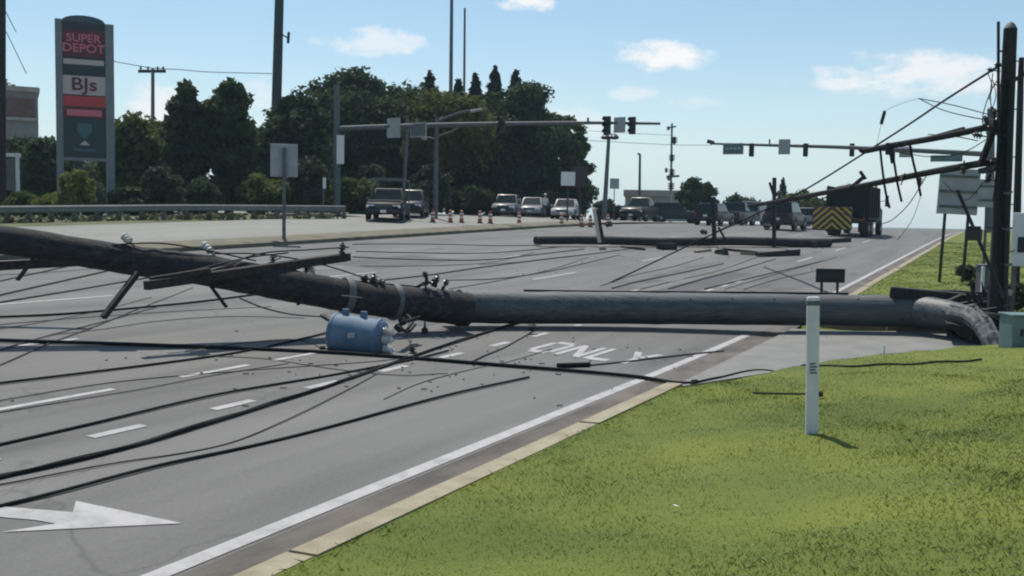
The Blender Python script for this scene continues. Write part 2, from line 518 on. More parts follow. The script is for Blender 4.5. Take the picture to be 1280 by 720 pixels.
# ------------------------------------------------------------------ mesh building helpers
class MB:
    def __init__(self):
        self.v, self.f = [], []

    def add(self, vs, fs):
        o = len(self.v)
        self.v += [tuple(p) for p in vs]
        self.f += [tuple(o + i for i in f) for f in fs]
        return self

    def box(self, c, s, rot=None, taper=1.0):
        c = Vector(c)
        vs = []
        for z in (-1, 1):
            k = taper if z > 0 else 1.0
            for (x, y) in ((-1, -1), (1, -1), (1, 1), (-1, 1)):
                p = Vector((x * s[0] / 2 * k, y * s[1] / 2 * k, z * s[2] / 2))
                if rot is not None:
                    p = rot @ p
                vs.append(c + p)
        return self.add(vs, [(3, 2, 1, 0), (4, 5, 6, 7), (0, 1, 5, 4), (1, 2, 6, 5), (2, 3, 7, 6), (3, 0, 4, 7)])

    def bar(self, a, b, w, h=None, up=(0, 0, 1)):
        a, b = Vector(a), Vector(b)
        h = h or w
        d = (b - a).normalized()
        u = Vector(up)
        if abs(d.dot(u)) > 0.95:
            u = Vector((1, 0, 0)) if abs(d.x) < 0.9 else Vector((0, 1, 0))
        s = d.cross(u).normalized()
        u = s.cross(d).normalized()
        vs = []
        for p in (a, b):
            for (i, j) in ((-1, -1), (1, -1), (1, 1), (-1, 1)):
                vs.append(p + s * (i * w / 2) + u * (j * h / 2))
        return self.add(vs, [(0, 1, 2, 3), (7, 6, 5, 4), (0, 4, 5, 1), (1, 5, 6, 2), (2, 6, 7, 3), (3, 7, 4, 0)])

    def tube(self, pts, rad, n=8, cap=True):
        pts = [Vector(p) for p in pts]
        rads = [rad] * len(pts) if isinstance(rad, (int, float)) else list(rad)
        vs, fs = [], []
        ref = None
        for i, p in enumerate(pts):
            d = (pts[min(i + 1, len(pts) - 1)] - pts[max(i - 1, 0)]).normalized()
            if ref is None:
                ref = Vector((0, 0, 1)) if abs(d.z) < 0.9 else Vector((1, 0, 0))
            s = d.cross(ref)
            if s.length < 1e-4:
                s = d.orthogonal()
            s.normalize()
            u = s.cross(d).normalized()
            ref = u
            for k in range(n):
                a = 2 * math.pi * k / n
                vs.append(p + s * (math.cos(a) * rads[i]) + u * (math.sin(a) * rads[i]))
        for i in range(len(pts) - 1):
            for k in range(n):
                k2 = (k + 1) % n
                fs.append((i * n + k, i * n + k2, (i + 1) * n + k2, (i + 1) * n + k))
        if cap:
            fs.append(tuple(reversed(range(n))))
            fs.append(tuple((len(pts) - 1) * n + k for k in range(n)))
        return self.add(vs, fs)

    def lathe(self, c, axis, prof, n=14):
        """prof: (distance along axis, radius)"""
        ax = Vector(axis).normalized()
        s = ax.orthogonal().normalized()
        u = ax.cross(s)
        c = Vector(c)
        vs, fs = [], []
        for (h, r) in prof:
            for k in range(n):
                a = 2 * math.pi * k / n
                vs.append(c + ax * h + s * (math.cos(a) * r) + u * (math.sin(a) * r))
        for i in range(len(prof) - 1):
            for k in range(n):
                k2 = (k + 1) % n
                fs.append((i * n + k, i * n + k2, (i + 1) * n + k2, (i + 1) * n + k))
        fs.append(tuple(reversed(range(n))))
        fs.append(tuple((len(prof) - 1) * n + k for k in range(n)))
        return self.add(vs, fs)

    def prism(self, poly, a, b, plane='xz'):
        """extrude a 2-D polygon between two values of the remaining axis"""
        n = len(poly)

        def P(q, w):
            return {'xz': (q[0], w, q[1]), 'yz': (w, q[0], q[1]), 'xy': (q[0], q[1], w)}[plane]
        vs = [P(q, a) for q in poly] + [P(q, b) for q in poly]
        fs = [tuple(range(n)), tuple(reversed(range(n, 2 * n)))]
        for i in range(n):
            j = (i + 1) % n
            fs.append((j, i, n + i, n + j))
        return self.add(vs, fs)

    def quad(self, a, b, c, d):
        return self.add([a, b, c, d], [(0, 1, 2, 3)])

    def build(self, name, m, parent=None, smooth=False, world=False, bevel=0.0, fix=True):
        me = bpy.data.meshes.new(name)
        vs = self.v
        if world and parent is not None:
            o0 = parent.location
            vs = [(p[0] - o0.x, p[1] - o0.y, p[2] - o0.z) for p in vs]
        me.from_pydata(vs, [], self.f)
        if fix or bevel:
            bm = bmesh.new()
            bm.from_mesh(me)
            if bevel:
                ed = [e for e in bm.edges if len(e.link_faces) == 2 and e.calc_face_angle(0) > 0.5]
                bmesh.ops.bevel(bm, geom=ed, offset=bevel, segments=2, affect='EDGES', profile=0.6, clamp_overlap=True)
            bmesh.ops.recalc_face_normals(bm, faces=bm.faces)
            bm.to_mesh(me)
            bm.free()
        me.materials.append(m)
        if smooth:
            me.polygons.foreach_set('use_smooth', [True] * len(me.polygons))
            if smooth != 'all':
                me.set_sharp_from_angle(angle=R(40))
        o = bpy.data.objects.new(name, me)
        C.objects.link(o)
        if parent is not None:
            o.parent = parent
        return o


def tag(o, label=None, cat=None, group=None, kind=None):
    if label:
        o['label'] = label
    if cat:
        o['category'] = cat
    if group:
        o['group'] = group
    if kind:
        o['kind'] = kind
    return o


def empty(name, loc, rz=0.0, label=None, cat=None, group=None, kind=None):
    o = bpy.data.objects.new(name, None)
    C.objects.link(o)
    o.location = loc
    o.rotation_euler = (0, 0, rz)
    o.empty_display_size = 0.2
    return tag(o, label, cat, group, kind)


def children(o):
    return [c for c in bpy.data.objects if c.parent == o]


def copy_tree(o, kids, parent=None):
    c = o.copy()
    C.objects.link(c)
    if parent is not None:
        c.parent = parent
    for ch in kids.get(o.name, []):
        copy_tree(ch, kids, c)
    return c


def kid_map(o):
    out = {}

    def go(q):
        out[q.name] = list(q.children)
        for ch in q.children:
            go(ch)
    bpy.context.view_layer.update()
    go(o)
    return out


def grid_mesh(name, xs, ys, zfun, m, kind=None, parent=None, smooth=True, skip=None):
    X, Y = np.meshgrid(xs, ys)
    Z = zfun(X, Y)
    nx, ny = len(xs), len(ys)
    co = np.stack([X, Y, Z], -1).reshape(-1, 3)
    i = np.arange((ny - 1) * (nx - 1))
    r, c = i // (nx - 1), i % (nx - 1)
    a = r * nx + c
    faces = np.stack([a, a + 1, a + nx + 1, a + nx], -1)
    if skip is not None:
        cx = co[faces].mean(1)
        faces = faces[~skip(cx[:, 0], cx[:, 1])]
    me = np_mesh(name, co, faces, smooth)
    me.materials.append(m)
    o = bpy.data.objects.new(name, me)
    C.objects.link(o)
    if parent is not None:
        o.parent = parent
    if kind:
        o['kind'] = kind
    return o


def np_mesh(name, co, faces, smooth=False):
    me = bpy.data.meshes.new(name)
    nv, nf, k = len(co), len(faces), faces.shape[1]
    me.vertices.add(nv)
    me.vertices.foreach_set('co', np.ascontiguousarray(co, dtype=np.float32).ravel())
    me.loops.add(nf * k)
    me.loops.foreach_set('vertex_index', np.ascontiguousarray(faces, dtype=np.int32).ravel())
    me.polygons.add(nf)
    me.polygons.foreach_set('loop_start', np.arange(0, nf * k, k, dtype=np.int32))
    me.polygons.foreach_set('loop_total', np.full(nf, k, dtype=np.int32))
    me.update(calc_edges=True)
    me.polygons.foreach_set('use_smooth', np.full(nf, bool(smooth)))
    return me


def lin(a, b, step):
    return np.linspace(a, b, max(2, int(round(abs(b - a) / step)) + 1))


# ------------------------------------------------------------------ THE GROUND
def terrain_z(x, y):
    z = hgt(x, y)
    far = sst(150, 420, np.hypot(x, y))
    z = z * (1 - far) + (-1.5) * far
    under = ((x < -3.7) & (x > -36)) | ((x < -30) & (x > -96) & (y > 46) & (y < 76))
    near_r = (x >= -3.7) & (x < 61) & (y > -13) & (y < 121)
    z = np.where(under, z - 0.12, z)
    return np.where(near_r, z - 0.15, z)


xs = np.concatenate([[-1290, -900, -500, -300, -200], np.arange(-150, -40, 6), np.arange(-40, 64, 2), [80, 100, 140, 200, 300, 600, 1290]])
ys = np.concatenate([[-1000, -600, -250, -80], np.arange(-30, 170, 3), np.arange(170, 320, 15), [400, 600, 1000, 1500]])
grid_mesh("ground", xs, ys, terrain_z, M_SOIL2, 'structure')

# near carriageway, far carriageway, side street
road_y = np.concatenate([lin(-14, 60, 0.75), lin(62, 200, 3)])
road = grid_mesh("road", lin(-23.5, -4.4, 0.9), road_y, hgt, M_ROAD, 'structure')
far_road = grid_mesh("far_carriageway", lin(-34.6, -25.3, 0.9), road_y, hgt, M_FAR, 'structure')
gut = grid_mesh("gutter", np.array([-4.42, -4.2, -3.97]), road_y, lambda x, y: hgt(x, y) + 0.004 - 0.01 * (x > -4.3), M_GUTTER, 'structure')
side = grid_mesh("side_street", lin(-95, -34.5, 2), lin(49, 74, 2), lambda x, y: hgt(x, y) - 0.006, M_FAR, 'structure')

# lawn on the right verge
lx = np.concatenate([[-3.84, -3.7], lin(-3.5, 6, 0.14), lin(6.4, 14, 0.6), lin(15, 60, 3)])
ly = np.concatenate([lin(-12, 0, 1.0), lin(0.3, 26, 0.14), lin(26.5, 60, 0.8), lin(62, 120, 3)])
lawn = grid_mesh("lawn", lx, ly, lawn_h, M_SOIL, 'structure')

# concrete apron of the driveway
mb = MB()
ap = [(x, y, float(hgt(min(x, -4.2), y)) + 0.02) for (x, y) in APRON]
nA = len(ap)
ctr = (-1.4, 18.6, float(hgt(-4.2, 18.6)) + 0.03)
mb.v = ap + [(x, y, z - 0.15) for (x, y, z) in ap] + [ctr]
mb.f = [(i, (i + 1) % nA, 2 * nA) for i in range(nA)] + [((i + 1) % nA, i, nA + i, nA + (i + 1) % nA) for i in range(nA)]
apron = tag(mb.build("driveway_apron", M_APRON), kind='structure')
mj = MB()
for (a, b) in (((-3.9, 16.6), (0.4, 18.9)),):
    pass


# kerbs: precast lengths with open joints
def kerb_run(root, path, step, name="kerb_segment", width=0.25, height=0.13):
    pts = [Vector((x, y, 0)) for (x, y) in path]
    acc = [0]
    for i in range(1, len(pts)):
        acc.append(acc[-1] + (pts[i] - pts[i - 1]).length)

    def P(s):
        for i in range(1, len(pts)):
            if s <= acc[i] or i == len(pts) - 1:
                u = (s - acc[i - 1]) / (acc[i] - acc[i - 1])
                return pts[i - 1].lerp(pts[i], u)
    s = 0.0
    while s < acc[-1] - 0.2:
        e = min(s + step, acc[-1])
        k = max(2, int((e - s) / 0.5) + 1)
        b = MB()
        ring = []
        dz = random.uniform(-0.01, 0.01)
        dx = random.uniform(-0.008, 0.008)
        for i in range(k + 1):
            q = P(s + 0.012 + (e - s - 0.024) * i / k)
            q2 = P(min(acc[-1], s + (e - s) * i / k + 0.15)) - P(max(0, s + (e - s) * i / k - 0.15))
            d = q2.normalized()
            nrm_ = Vector((d.y, -d.x, 0))
            z = float(hgt(min(q.x, -3.95), q.y))
            for (o, h) in ((0, -0.12), (0.012, height - 0.03), (0.045, height), (width, height + 0.005), (width, -0.12)):
                p = q + nrm_ * (o + dx)
                b.v.append((p.x, p.y, z + h + (dz if h > 0 else 0)))
        for i in range(k):
            for j in range(4):
                b.f.append((i * 5 + j, i * 5 + j + 1, i * 5 + 5 + j + 1, i * 5 + 5 + j))
        b.f.append((0, 1, 2, 3, 4))
        b.f.append(tuple(k * 5 + j for j in (4, 3, 2, 1, 0)))
        b.build(name, M_KERB, root, smooth=True)
        s = e


kerb = empty("kerb", (0, 0, 0), kind='structure')
kerb_run(kerb, [(-3.98, -9), (-3.98, 12.3)], 2.3)
kerb_run(kerb, [(0.4, 22.0), (-1.2, 21.72), (-2.9, 20.9), (-3.55, 20.85), (-3.88, 21.15), (-3.98, 21.7), (-3.98, 60)], 2.8)
kerb_run(kerb, [(-3.98, 60), (-3.98, 118)], 9)
# raised median between the carriageways
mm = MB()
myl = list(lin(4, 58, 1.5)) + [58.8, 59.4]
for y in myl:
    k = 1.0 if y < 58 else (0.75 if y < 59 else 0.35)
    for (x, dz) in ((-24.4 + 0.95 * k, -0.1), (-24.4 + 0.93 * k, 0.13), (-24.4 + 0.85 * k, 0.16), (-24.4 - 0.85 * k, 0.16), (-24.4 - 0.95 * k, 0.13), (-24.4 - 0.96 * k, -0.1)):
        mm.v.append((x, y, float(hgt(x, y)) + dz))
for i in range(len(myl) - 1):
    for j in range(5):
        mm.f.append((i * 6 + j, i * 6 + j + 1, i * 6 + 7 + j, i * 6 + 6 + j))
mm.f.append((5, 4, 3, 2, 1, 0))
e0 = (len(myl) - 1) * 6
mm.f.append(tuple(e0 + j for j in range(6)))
tag(mm.build("median", mat("shaded_median_concrete", (0.10, 0.09, 0.065), 0.95, col2=(0.17, 0.155, 0.11), scale=1.5, bump=0.3), smooth=True), kind='structure')  # median concrete coloured darker for the shade on its kerb face


# painted markings: sheets 4 mm above the asphalt
def strip(name, x0, x1, y0, y1, root=road, step=1.0):
    yy = lin(y0, y1, step)
    b = MB()
    for y in yy:
        for x in (x0, x1):
            b.v.append((x, y, float(hgt(x, y)) + 0.006))
    for i in range(len(yy) - 1):
        b.f.append((2 * i, 2 * i + 1, 2 * i + 3, 2 * i + 2))
    return b.build(name, M_PAINT, root, fix=False)


strip("edge_line", -4.60, -4.46, -12, 19.0, step=0.75)
strip("edge_line", -4.60, -4.46, 22.5, 118, step=0.75)
y = -3.0
while y < 30:                       # dotted line of the turn lane
    strip("dotted_mark", -7.5, -7.38, y, y + 0.62)
    y += 1.55
strip("lane_line", -9.0, -8.9, 3.0, 7.9)
for y in (8.9, 10.6, 12.6, 16.5, 20, 24, 28):
    strip("lane_line", -9.0, -8.9, y, y + 1.2)
for xx, off in ((-12.1, 9.9), (-16.0, 14.0)):
    y = off - 12
    while y < 62:
        strip("lane_dash", xx, xx + 0.11, y, y + 3.0)
        y += 9.1
for y in np.arange(40, 110, 9.1):
    strip("lane_dash", -7.7, -7.59, y, y + 3)


def mark_poly(name, polys, root=road):
    b = MB()
    for poly in polys:
        o = len(b.v)
        for (x, y) in poly:
            b.v.append((x, y, float(hgt(x, y)) + 0.006))
        b.f.append(tuple(range(o, o + len(poly))))
    return b.build(name, M_PAINT, root, fix=False)


# the word ONLY, stretched along the lane
def letter(strokes, x0, y0, w, h, th):
    out = []
    for (a, b_) in strokes:
        ax, ay = x0 + a[0] * w, y0 + a[1] * h
        bx, by = x0 + b_[0] * w, y0 + b_[1] * h
        if abs(bx - ax) < 0.02:       # stroke along the road
            out.append([(ax - th / 2, min(ay, by)), (ax + th / 2, min(ay, by)), (ax + th / 2, max(ay, by)), (ax - th / 2, max(ay, by))])
        elif abs(by - ay) < 0.02:     # stroke across the road: drawn longer in the road direction
            q = th * 2.4
            out.append([(min(ax, bx), ay - q / 2), (max(ax, bx), ay - q / 2), (max(ax, bx), ay + q / 2), (min(ax, bx), ay + q / 2)])
        else:
            out.append([(ax - th * 0.6, ay), (ax + th * 0.6, ay), (bx + th * 0.6, by), (bx - th * 0.6, by)])
    return out


LX, LY, LW, LH, TH = -6.85, 14.1, 0.38, 1.25, 0.10
GLY = {
    'O': [((0.05, 0.12), (0.05, 0.88)), ((0.95, 0.12), (0.95, 0.88)), ((0.12, 0.06), (0.88, 0.06)), ((0.12, 0.94), (0.88, 0.94))],
    'N': [((0.05, 0), (0.05, 1)), ((0.95, 0), (0.95, 1)), ((0.1, 0.95), (0.9, 0.05))],
    'L': [((0.05, 0), (0.05, 1)), ((0.15, 0.06), (0.95, 0.06))],
    'Y': [((0.5, 0), (0.5, 0.5)), ((0.5, 0.5), (0.0, 1.0)), ((0.5, 0.5), (1.0, 1.0))]}
for i, ch in enumerate("ONLY"):
    mark_poly("painted_letter", letter(GLY[ch], LX + i * 0.50 - (0.06 if ch == 'Y' else 0), LY, LW, LH, TH))
# turn arrow, pointing right
def gxy(px, py):
    g_ = ground(px, py)
    return (g_.x, g_.y)


mark_poly("turn_arrow", [
    [gxy(228, 655), gxy(95, 627), gxy(91, 641), gxy(70, 655.5), gxy(2, 666)],
    [gxy(91, 641), gxy(40, 637), gxy(-10, 633), gxy(-30, 644), gxy(10, 648), gxy(45, 651), gxy(70, 655.5)],
    [gxy(-10, 633), gxy(-50, 634), (-6.62, 4.1), (-6.62, 1.2), (-6.40, 1.2), (-6.40, 3.7), gxy(-30, 644)]])

def patch(x0, x1, y0, y1, m):
    b = MB()
    xs_, ys_ = lin(x0, x1, 0.6), lin(y0, y1, 0.8)
    for yy in ys_:
        for xx in xs_:
            b.v.append((xx + random.uniform(-0.03, 0.03), yy + random.uniform(-0.04, 0.04), float(hgt(xx, yy)) + 0.003))
    k = len(xs_)
    for i in range(len(ys_) - 1):
        for j in range(k - 1):
            b.f.append((i * k + j, i * k + j + 1, i * k + k + j + 1, i * k + k + j))
    return b.build("asphalt_patch", m, road, fix=False)


M_PATCH = asphalt_mat("patched_asphalt", (0.062, 0.062, 0.066), (0.10, 0.10, 0.104))
patch(-11.7, -9.4, 15.2, 19.6, M_PATCH)
patch(-18.6, -16.4, 24, 29, M_PATCH)
patch(-11.8, -9.3, 4.2, 6.3, M_PATCH)
patch(-8.6, -7.7, 21, 33, M_PATCH)
M_CHIP = mat("weathered_chips", (0.05, 0.042, 0.035), 0.9, col2=(0.16, 0.13, 0.10), scale=3)
chips = MB()
for k in range(170):                  # splinters and grit strewn round the break
    c = ground(random.gauss(560, 190), random.gauss(452, 22)) if random.random() < 0.6 else ground(random.uniform(600, 1040), random.uniform(312, 345))
    if c.x > -4.2 or c.x < -22:
        continue
    a_ = random.uniform(0, 3.14)
    ln_c, wd_c = random.uniform(0.02, 0.09), random.uniform(0.005, 0.014)
    chips.box((c.x, c.y, float(hgt(c.x, c.y)) + 0.012), (ln_c, wd_c, 0.012), Matrix.Rotation(a_, 3, 'Z'))
tag(chips.build("wood_splinters", M_CHIP, None, fix=False), kind='stuff')

# ------------------------------------------------------------------ grass blades on the lawn (stuff)
def blades(name, n, region, hmin, hmax, wid, m, dens=None, label=None, flop=(1.2, 3.6)):
    x0, x1, y0, y1 = region
    x = rng.uniform(x0, x1, n)
    y = rng.uniform(y0, y1, n)
    sd = poly_sdf(x, y, APRON)
    keep = (sd > 0.1)
    if dens is not None:
        keep &= dens(x, y)
    x, y = x[keep], y[keep]
    n = len(x)
    z = lawn_h(x, y) - 0.008
    patch = 0.5 + 0.5 * np.sin(x * 1.7 + 0.6 * np.sin(y * 1.1)) * np.sin(y * 1.3 + x * 0.4)
    h = rng.uniform(hmin, hmax, n) * (0.7 + 0.6 * patch)
    a = rng.uniform(0, 2 * np.pi, n)
    lean = rng.uniform(*flop, n) * h
    la = rng.uniform(0, 2 * np.pi, n)
    w = wid * rng.uniform(0.6, 1.3, n)
    base = np.stack([x, y, z], -1)
    side_ = np.stack([np.cos(a) * w, np.sin(a) * w, np.zeros(n)], -1)
    mid = base + np.stack([np.cos(la) * lean * 0.35, np.sin(la) * lean * 0.35, h * 0.6], -1)
    tip = base + np.stack([np.cos(la) * lean, np.sin(la) * lean, h], -1)
    co = np.stack([base - side_, base + side_, mid + side_ * 0.7, tip, mid - side_ * 0.7], 1).reshape(-1, 3)
    f = np.arange(n)[:, None] * 5
    me = np_mesh(name, co, np.concatenate([f + np.array([[0, 1, 2, 4]])], 0))
    # tips as triangles are added as thin quads sharing the mid points
    me2 = np_mesh(name, co, np.concatenate([f + np.array([[0, 1, 2, 4]]), f + np.array([[4, 2, 3, 3]])], 0)) if False else None
    # combined mesh with 5-gon blades keeps it to one face per blade
    bpy.data.meshes.remove(me)
    me = np_mesh(name, co, f + np.array([[0, 1, 2, 3, 4]]))
    me.materials.append(m)
    o = bpy.data.objects.new(name, me)
    C.objects.link(o)
    return tag(o, label, None, None, 'stuff')


def in_view(x, y, m=0.05):
    X = x * ca + y * sa
    Zd = -x * sa + y * ca
    q = X / np.maximum(Zd, 0.1)
    return (Zd > 2.2) & (q > -0.34) & (q < 0.62)


blades("grass", 460000, (-3.72, 6, 1.5, 13), 0.014, 0.032, 0.0010, M_BLADE,
       lambda x, y: in_view(x, y) & (rng.uniform(0, 1, len(x)) < np.clip(1.25 - np.hypot(x, y) / 16, 0.25, 1)), flop=(0.3, 1.3))
blades("grass", 160000, (-3.72, 9, 9, 26), 0.014, 0.032, 0.0018, M_BLADE, in_view, flop=(0.3, 1.3))
blades("grass", 110000, (-3.72, 20, 22, 62), 0.02, 0.05, 0.010, M_BLADE, in_view)
blades("grass_edge", 900, (-3.74, -3.6, 2, 12.6), 0.012, 0.035, 0.003, M_BLADE)
blades("clover", 150000, (-2.2, 6, 1.8, 13), 0.012, 0.034, 0.0022, M_CLOVER,
       lambda x, y: in_view(x, y) & (x - 0.2 * y > -2.0 + 0.2 * np.sin(y * 2.2) + 0.3 * rng.normal(size=len(x))), flop=(0.5, 1.6))
blades("dry_grass", 8000, (-3.7, 6, 1.5, 14), 0.008, 0.03, 0.0025, M_STRAW, in_view)
blades("clover_flowers", 9000, (-2.2, 6, 1.8, 13), 0.02, 0.03, 0.004, M_CLOVERF,
       lambda x, y: in_view(x, y) & (x - 0.2 * y > -2.2 + 0.3 * rng.normal(size=len(x))))
# ================================================================== THINGS
def smooth_path(pts, n=6):
    """Catmull-Rom through the given points"""
    pts = [Vector(p) for p in pts]
    if len(pts) < 3:
        return [pts[0].lerp(pts[-1], i / n) for i in range(n + 1)]
    out = []
    P = [pts[0] * 2 - pts[1]] + pts + [pts[-1] * 2 - pts[-2]]
    for i in range(1, len(P) - 2):
        p0, p1, p2, p3 = P[i - 1], P[i], P[i + 1], P[i + 2]
        for k in range(n):
            u = k / n
            out.append(0.5 * ((2 * p1) + (p2 - p0) * u + (2 * p0 - 5 * p1 + 4 * p2 - p3) * u * u + (3 * p1 - p0 - 3 * p2 + p3) * u ** 3))
    out.append(pts[-1])
    return out


# ------------------------------------------------------------------ the big fallen pole in the foreground
B0 = spot(1238, 17.0)
M_PALESPLINT = mat("pale_splinter", (0.20, 0.17, 0.13), 0.85, col2=(0.28, 0.24, 0.19), scale=20)


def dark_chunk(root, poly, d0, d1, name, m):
    """a jagged dark lump: measured outline, with its own depth"""
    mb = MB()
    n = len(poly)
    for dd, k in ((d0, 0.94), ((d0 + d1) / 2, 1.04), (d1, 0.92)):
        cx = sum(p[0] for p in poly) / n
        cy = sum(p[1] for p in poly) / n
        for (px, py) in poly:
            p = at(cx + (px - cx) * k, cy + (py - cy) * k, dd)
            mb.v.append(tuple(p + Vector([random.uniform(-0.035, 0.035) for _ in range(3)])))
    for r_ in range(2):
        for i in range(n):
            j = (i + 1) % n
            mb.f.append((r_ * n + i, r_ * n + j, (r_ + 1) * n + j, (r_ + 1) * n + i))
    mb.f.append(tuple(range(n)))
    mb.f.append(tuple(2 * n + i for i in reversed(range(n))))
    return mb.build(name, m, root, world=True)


big = empty("fallen_utility_pole", (B0.x, B0.y, B0.z), 0, "huge grey utility pole snapped at its base, lying across the whole road in the foreground", "utility pole")


def jitter(path, a):
    return [p + Vector((random.uniform(-a, a), random.uniform(-a, a), random.uniform(-a, a))) for p in path]


low_pts = [at(1224, 404, 17.7), at(1212, 397.5, 18.1), at(1190, 394, 18.7), at(1160, 391, 19.25), at(1120, 389, 19.6), at(980, 387, 19.6), at(800, 385.5, 19.2), at(660, 384.5, 18.5), at(556, 383, 17.9)]
mb = MB()
lp = smooth_path(low_pts, 8)
mb.tube(jitter(lp, 0.006), [min(0.322, 0.13 + 0.0083 * i) - 0.022 * i / len(lp) + random.uniform(-0.004, 0.004) for i in range(len(lp))], 20)
mb.build("lower_shaft", M_POLESTEEL, big, smooth=True, world=True)
# the bent, torn butt that folds down to the stump
bp_ = smooth_path([at(1176, 391, 18.95), at(1195, 392.5, 18.5), at(1212, 395.5, 18.05), at(1224, 402, 17.6), at(1234, 416, 17.25), at(1243, 434, 17.0), at(1251, 451, 16.85)], 7)
mb = MB()
n_ = len(bp_)
mb.tube(jitter(bp_, 0.008), [(0.185 - 0.035 * i / n_) + random.uniform(-0.006, 0.006) for i in range(n_)], 18)
for k in range(16):      # peeled strips along the bend
    i0 = random.randint(10, n_ - 12)
    a_ = random.uniform(-0.4, 1.9)
    o_ = Vector((0, 0, math.sin(a_))) * 0.19 - fwd_h * math.cos(a_) * 0.19
    q = [bp_[i0 + j] + o_ * (0.95 - 0.4 * (i0 + j) / n_) + Vector((0, 0, 0.02 * j * random.random())) for j in range(0, 10, 3)]
    MB().tube(q, [0.012, 0.03, 0.026, 0.004], 5).build("splinter", M_BUTT, big, world=True)
for k in range(14):      # long shards torn loose at the bend
    i0 = random.randint(4, 20)
    b0 = bp_[i0] + Vector((0, 0, 0.15)) - fwd_h * random.uniform(-0.08, 0.16)
    b1 = b0 + cam_r * random.uniform(0.25, 0.75) + Vector((0, 0, random.uniform(-0.12, 0.16))) - fwd_h * random.uniform(-0.05, 0.2)
    sh = MB().bar(b0, b1, random.uniform(0.03, 0.07), 0.02)
    for j in range(4, 8):
        sh.v[j] = tuple(b1 + (Vector(sh.v[j]) - b1) * 0.15)
    sh.build("splinter", M_BUTT if k % 3 else M_PALESPLINT, big, world=True)
for i_ in range(len(mb.v)):      # ridged, torn surface rather than a smooth round
    a_ = i_ % 18
    k_ = i_ // 18
    c_ = bp_[min(k_, n_ - 1)]
    w_ = 1 + 0.13 * math.sin(a_ * 2.1 + 0.5) * min(1, k_ / 8) + random.uniform(-0.05, 0.05) * min(1, k_ / 6)
    v_ = c_ + (Vector(mb.v[i_]) - c_) * w_
    mb.v[i_] = tuple(v_)
mb.build("bent_butt", M_BUTT, big, smooth=True, world=True)
# upper part: rises to the left, broken at the collar
up_pts = [at(585, 386.5, 17.5), at(520, 380, 17.0), at(450, 372.5, 16.3), at(350, 355, 15.5), at(250, 337, 14.9), at(150, 323, 14.45), at(0, 299, 13.9), at(-170, 273, 13.4), at(-420, 238, 12.8)]
mb = MB()
upp = smooth_path(up_pts, 8)
mb.tube(jitter(upp, 0.006), [0.30 - 0.10 * min(1, i / 48) + random.uniform(-0.004, 0.004) for i in range(len(upp))], 18)
mb.build("upper_shaft", M_WOOD, big, smooth=True, world=True)
# splintered ends at the break
for k in range(14):
    a = random.uniform(0, 6.28)
    b0 = at(560 + random.uniform(-12, 10), 384, 17.5) + Vector((0, math.cos(a) * 0.2, math.sin(a) * 0.2 + 0.02))
    b1 = b0 + cam_r * random.uniform(-0.5, 0.3) + Vector((0, math.cos(a) * 0.16, math.sin(a) * 0.16))
    sp = MB().tube([b0, b0.lerp(b1, 0.5), b1], [0.035, 0.025, 0.004], 5)
    sp.build("splinter", M_WOODUP, big, world=True)
# banding straps and clamp collar
for px, zc, pyc, rr in ((575, 17.55, 384.5, 0.318), (432, 16.15, 369.5, 0.29), (492, 16.75, 377.5, 0.30)):
    c = at(px, pyc, zc)
    d = (at(px + 20, pyc + 2, zc + 0.15) - c).normalized()
    MB().lathe(c - d * 0.05, d, [(0, rr), (0.03, rr + 0.012), (0.09, rr + 0.012), (0.12, rr)], 20).build("strap_band", M_DGALV, big, smooth=True, world=True)


def insulator(root, p, axis, L_, r, m, name="insulator", sheds=3):
    prof = [(0, r * 0.35)]
    for i in range(sheds):
        h = L_ * (0.1 + 0.8 * i / sheds)
        prof += [(h, r * 0.4), (h + 0.01, r), (h + L_ * 0.8 / sheds * 0.55, r * 0.85), (h + L_ * 0.8 / sheds * 0.7, r * 0.45)]
    prof += [(L_ * 0.93, r * 0.35), (L_, r * 0.2)]
    o = MB().lathe(p, axis, prof, 12).build(name, m, root, smooth=True, world=True)
    q = Vector(p) - Vector(axis).normalized() * 0.10
    pin = MB().tube([q, Vector(p) + Vector(axis).normalized() * 0.02], 0.014, 6)
    vs = [(v[0] - root.location.x, v[1] - root.location.y, v[2] - root.location.z) for v in pin.v]
    pin.v = vs
    pin.build("insulator_pin", M_IRON, o)
    return o


# crossarms: two timbers bolted either side of the pole
ca0, ca1 = at(182, 357, 13.6), at(436, 321, 16.6)
mb = MB().bar(ca0, ca1, 0.11, 0.125)
mb.build("crossarm", M_ARM, big, world=True, bevel=0.008)
off = Vector((0.02, 0.42, 0.03))
mb = MB().bar(ca0.lerp(ca1, 0.10) + off, ca0.lerp(ca1, 0.88) + off, 0.11, 0.14)
mb.build("crossarm", M_ARM, big, world=True, bevel=0.008)
cb0, cb1 = at(-30, 334, 15.4), at(118, 326, 15.9)
MB().bar(cb0, cb1, 0.13, 0.14).build("crossarm", M_ARM, big, world=True, bevel=0.008)
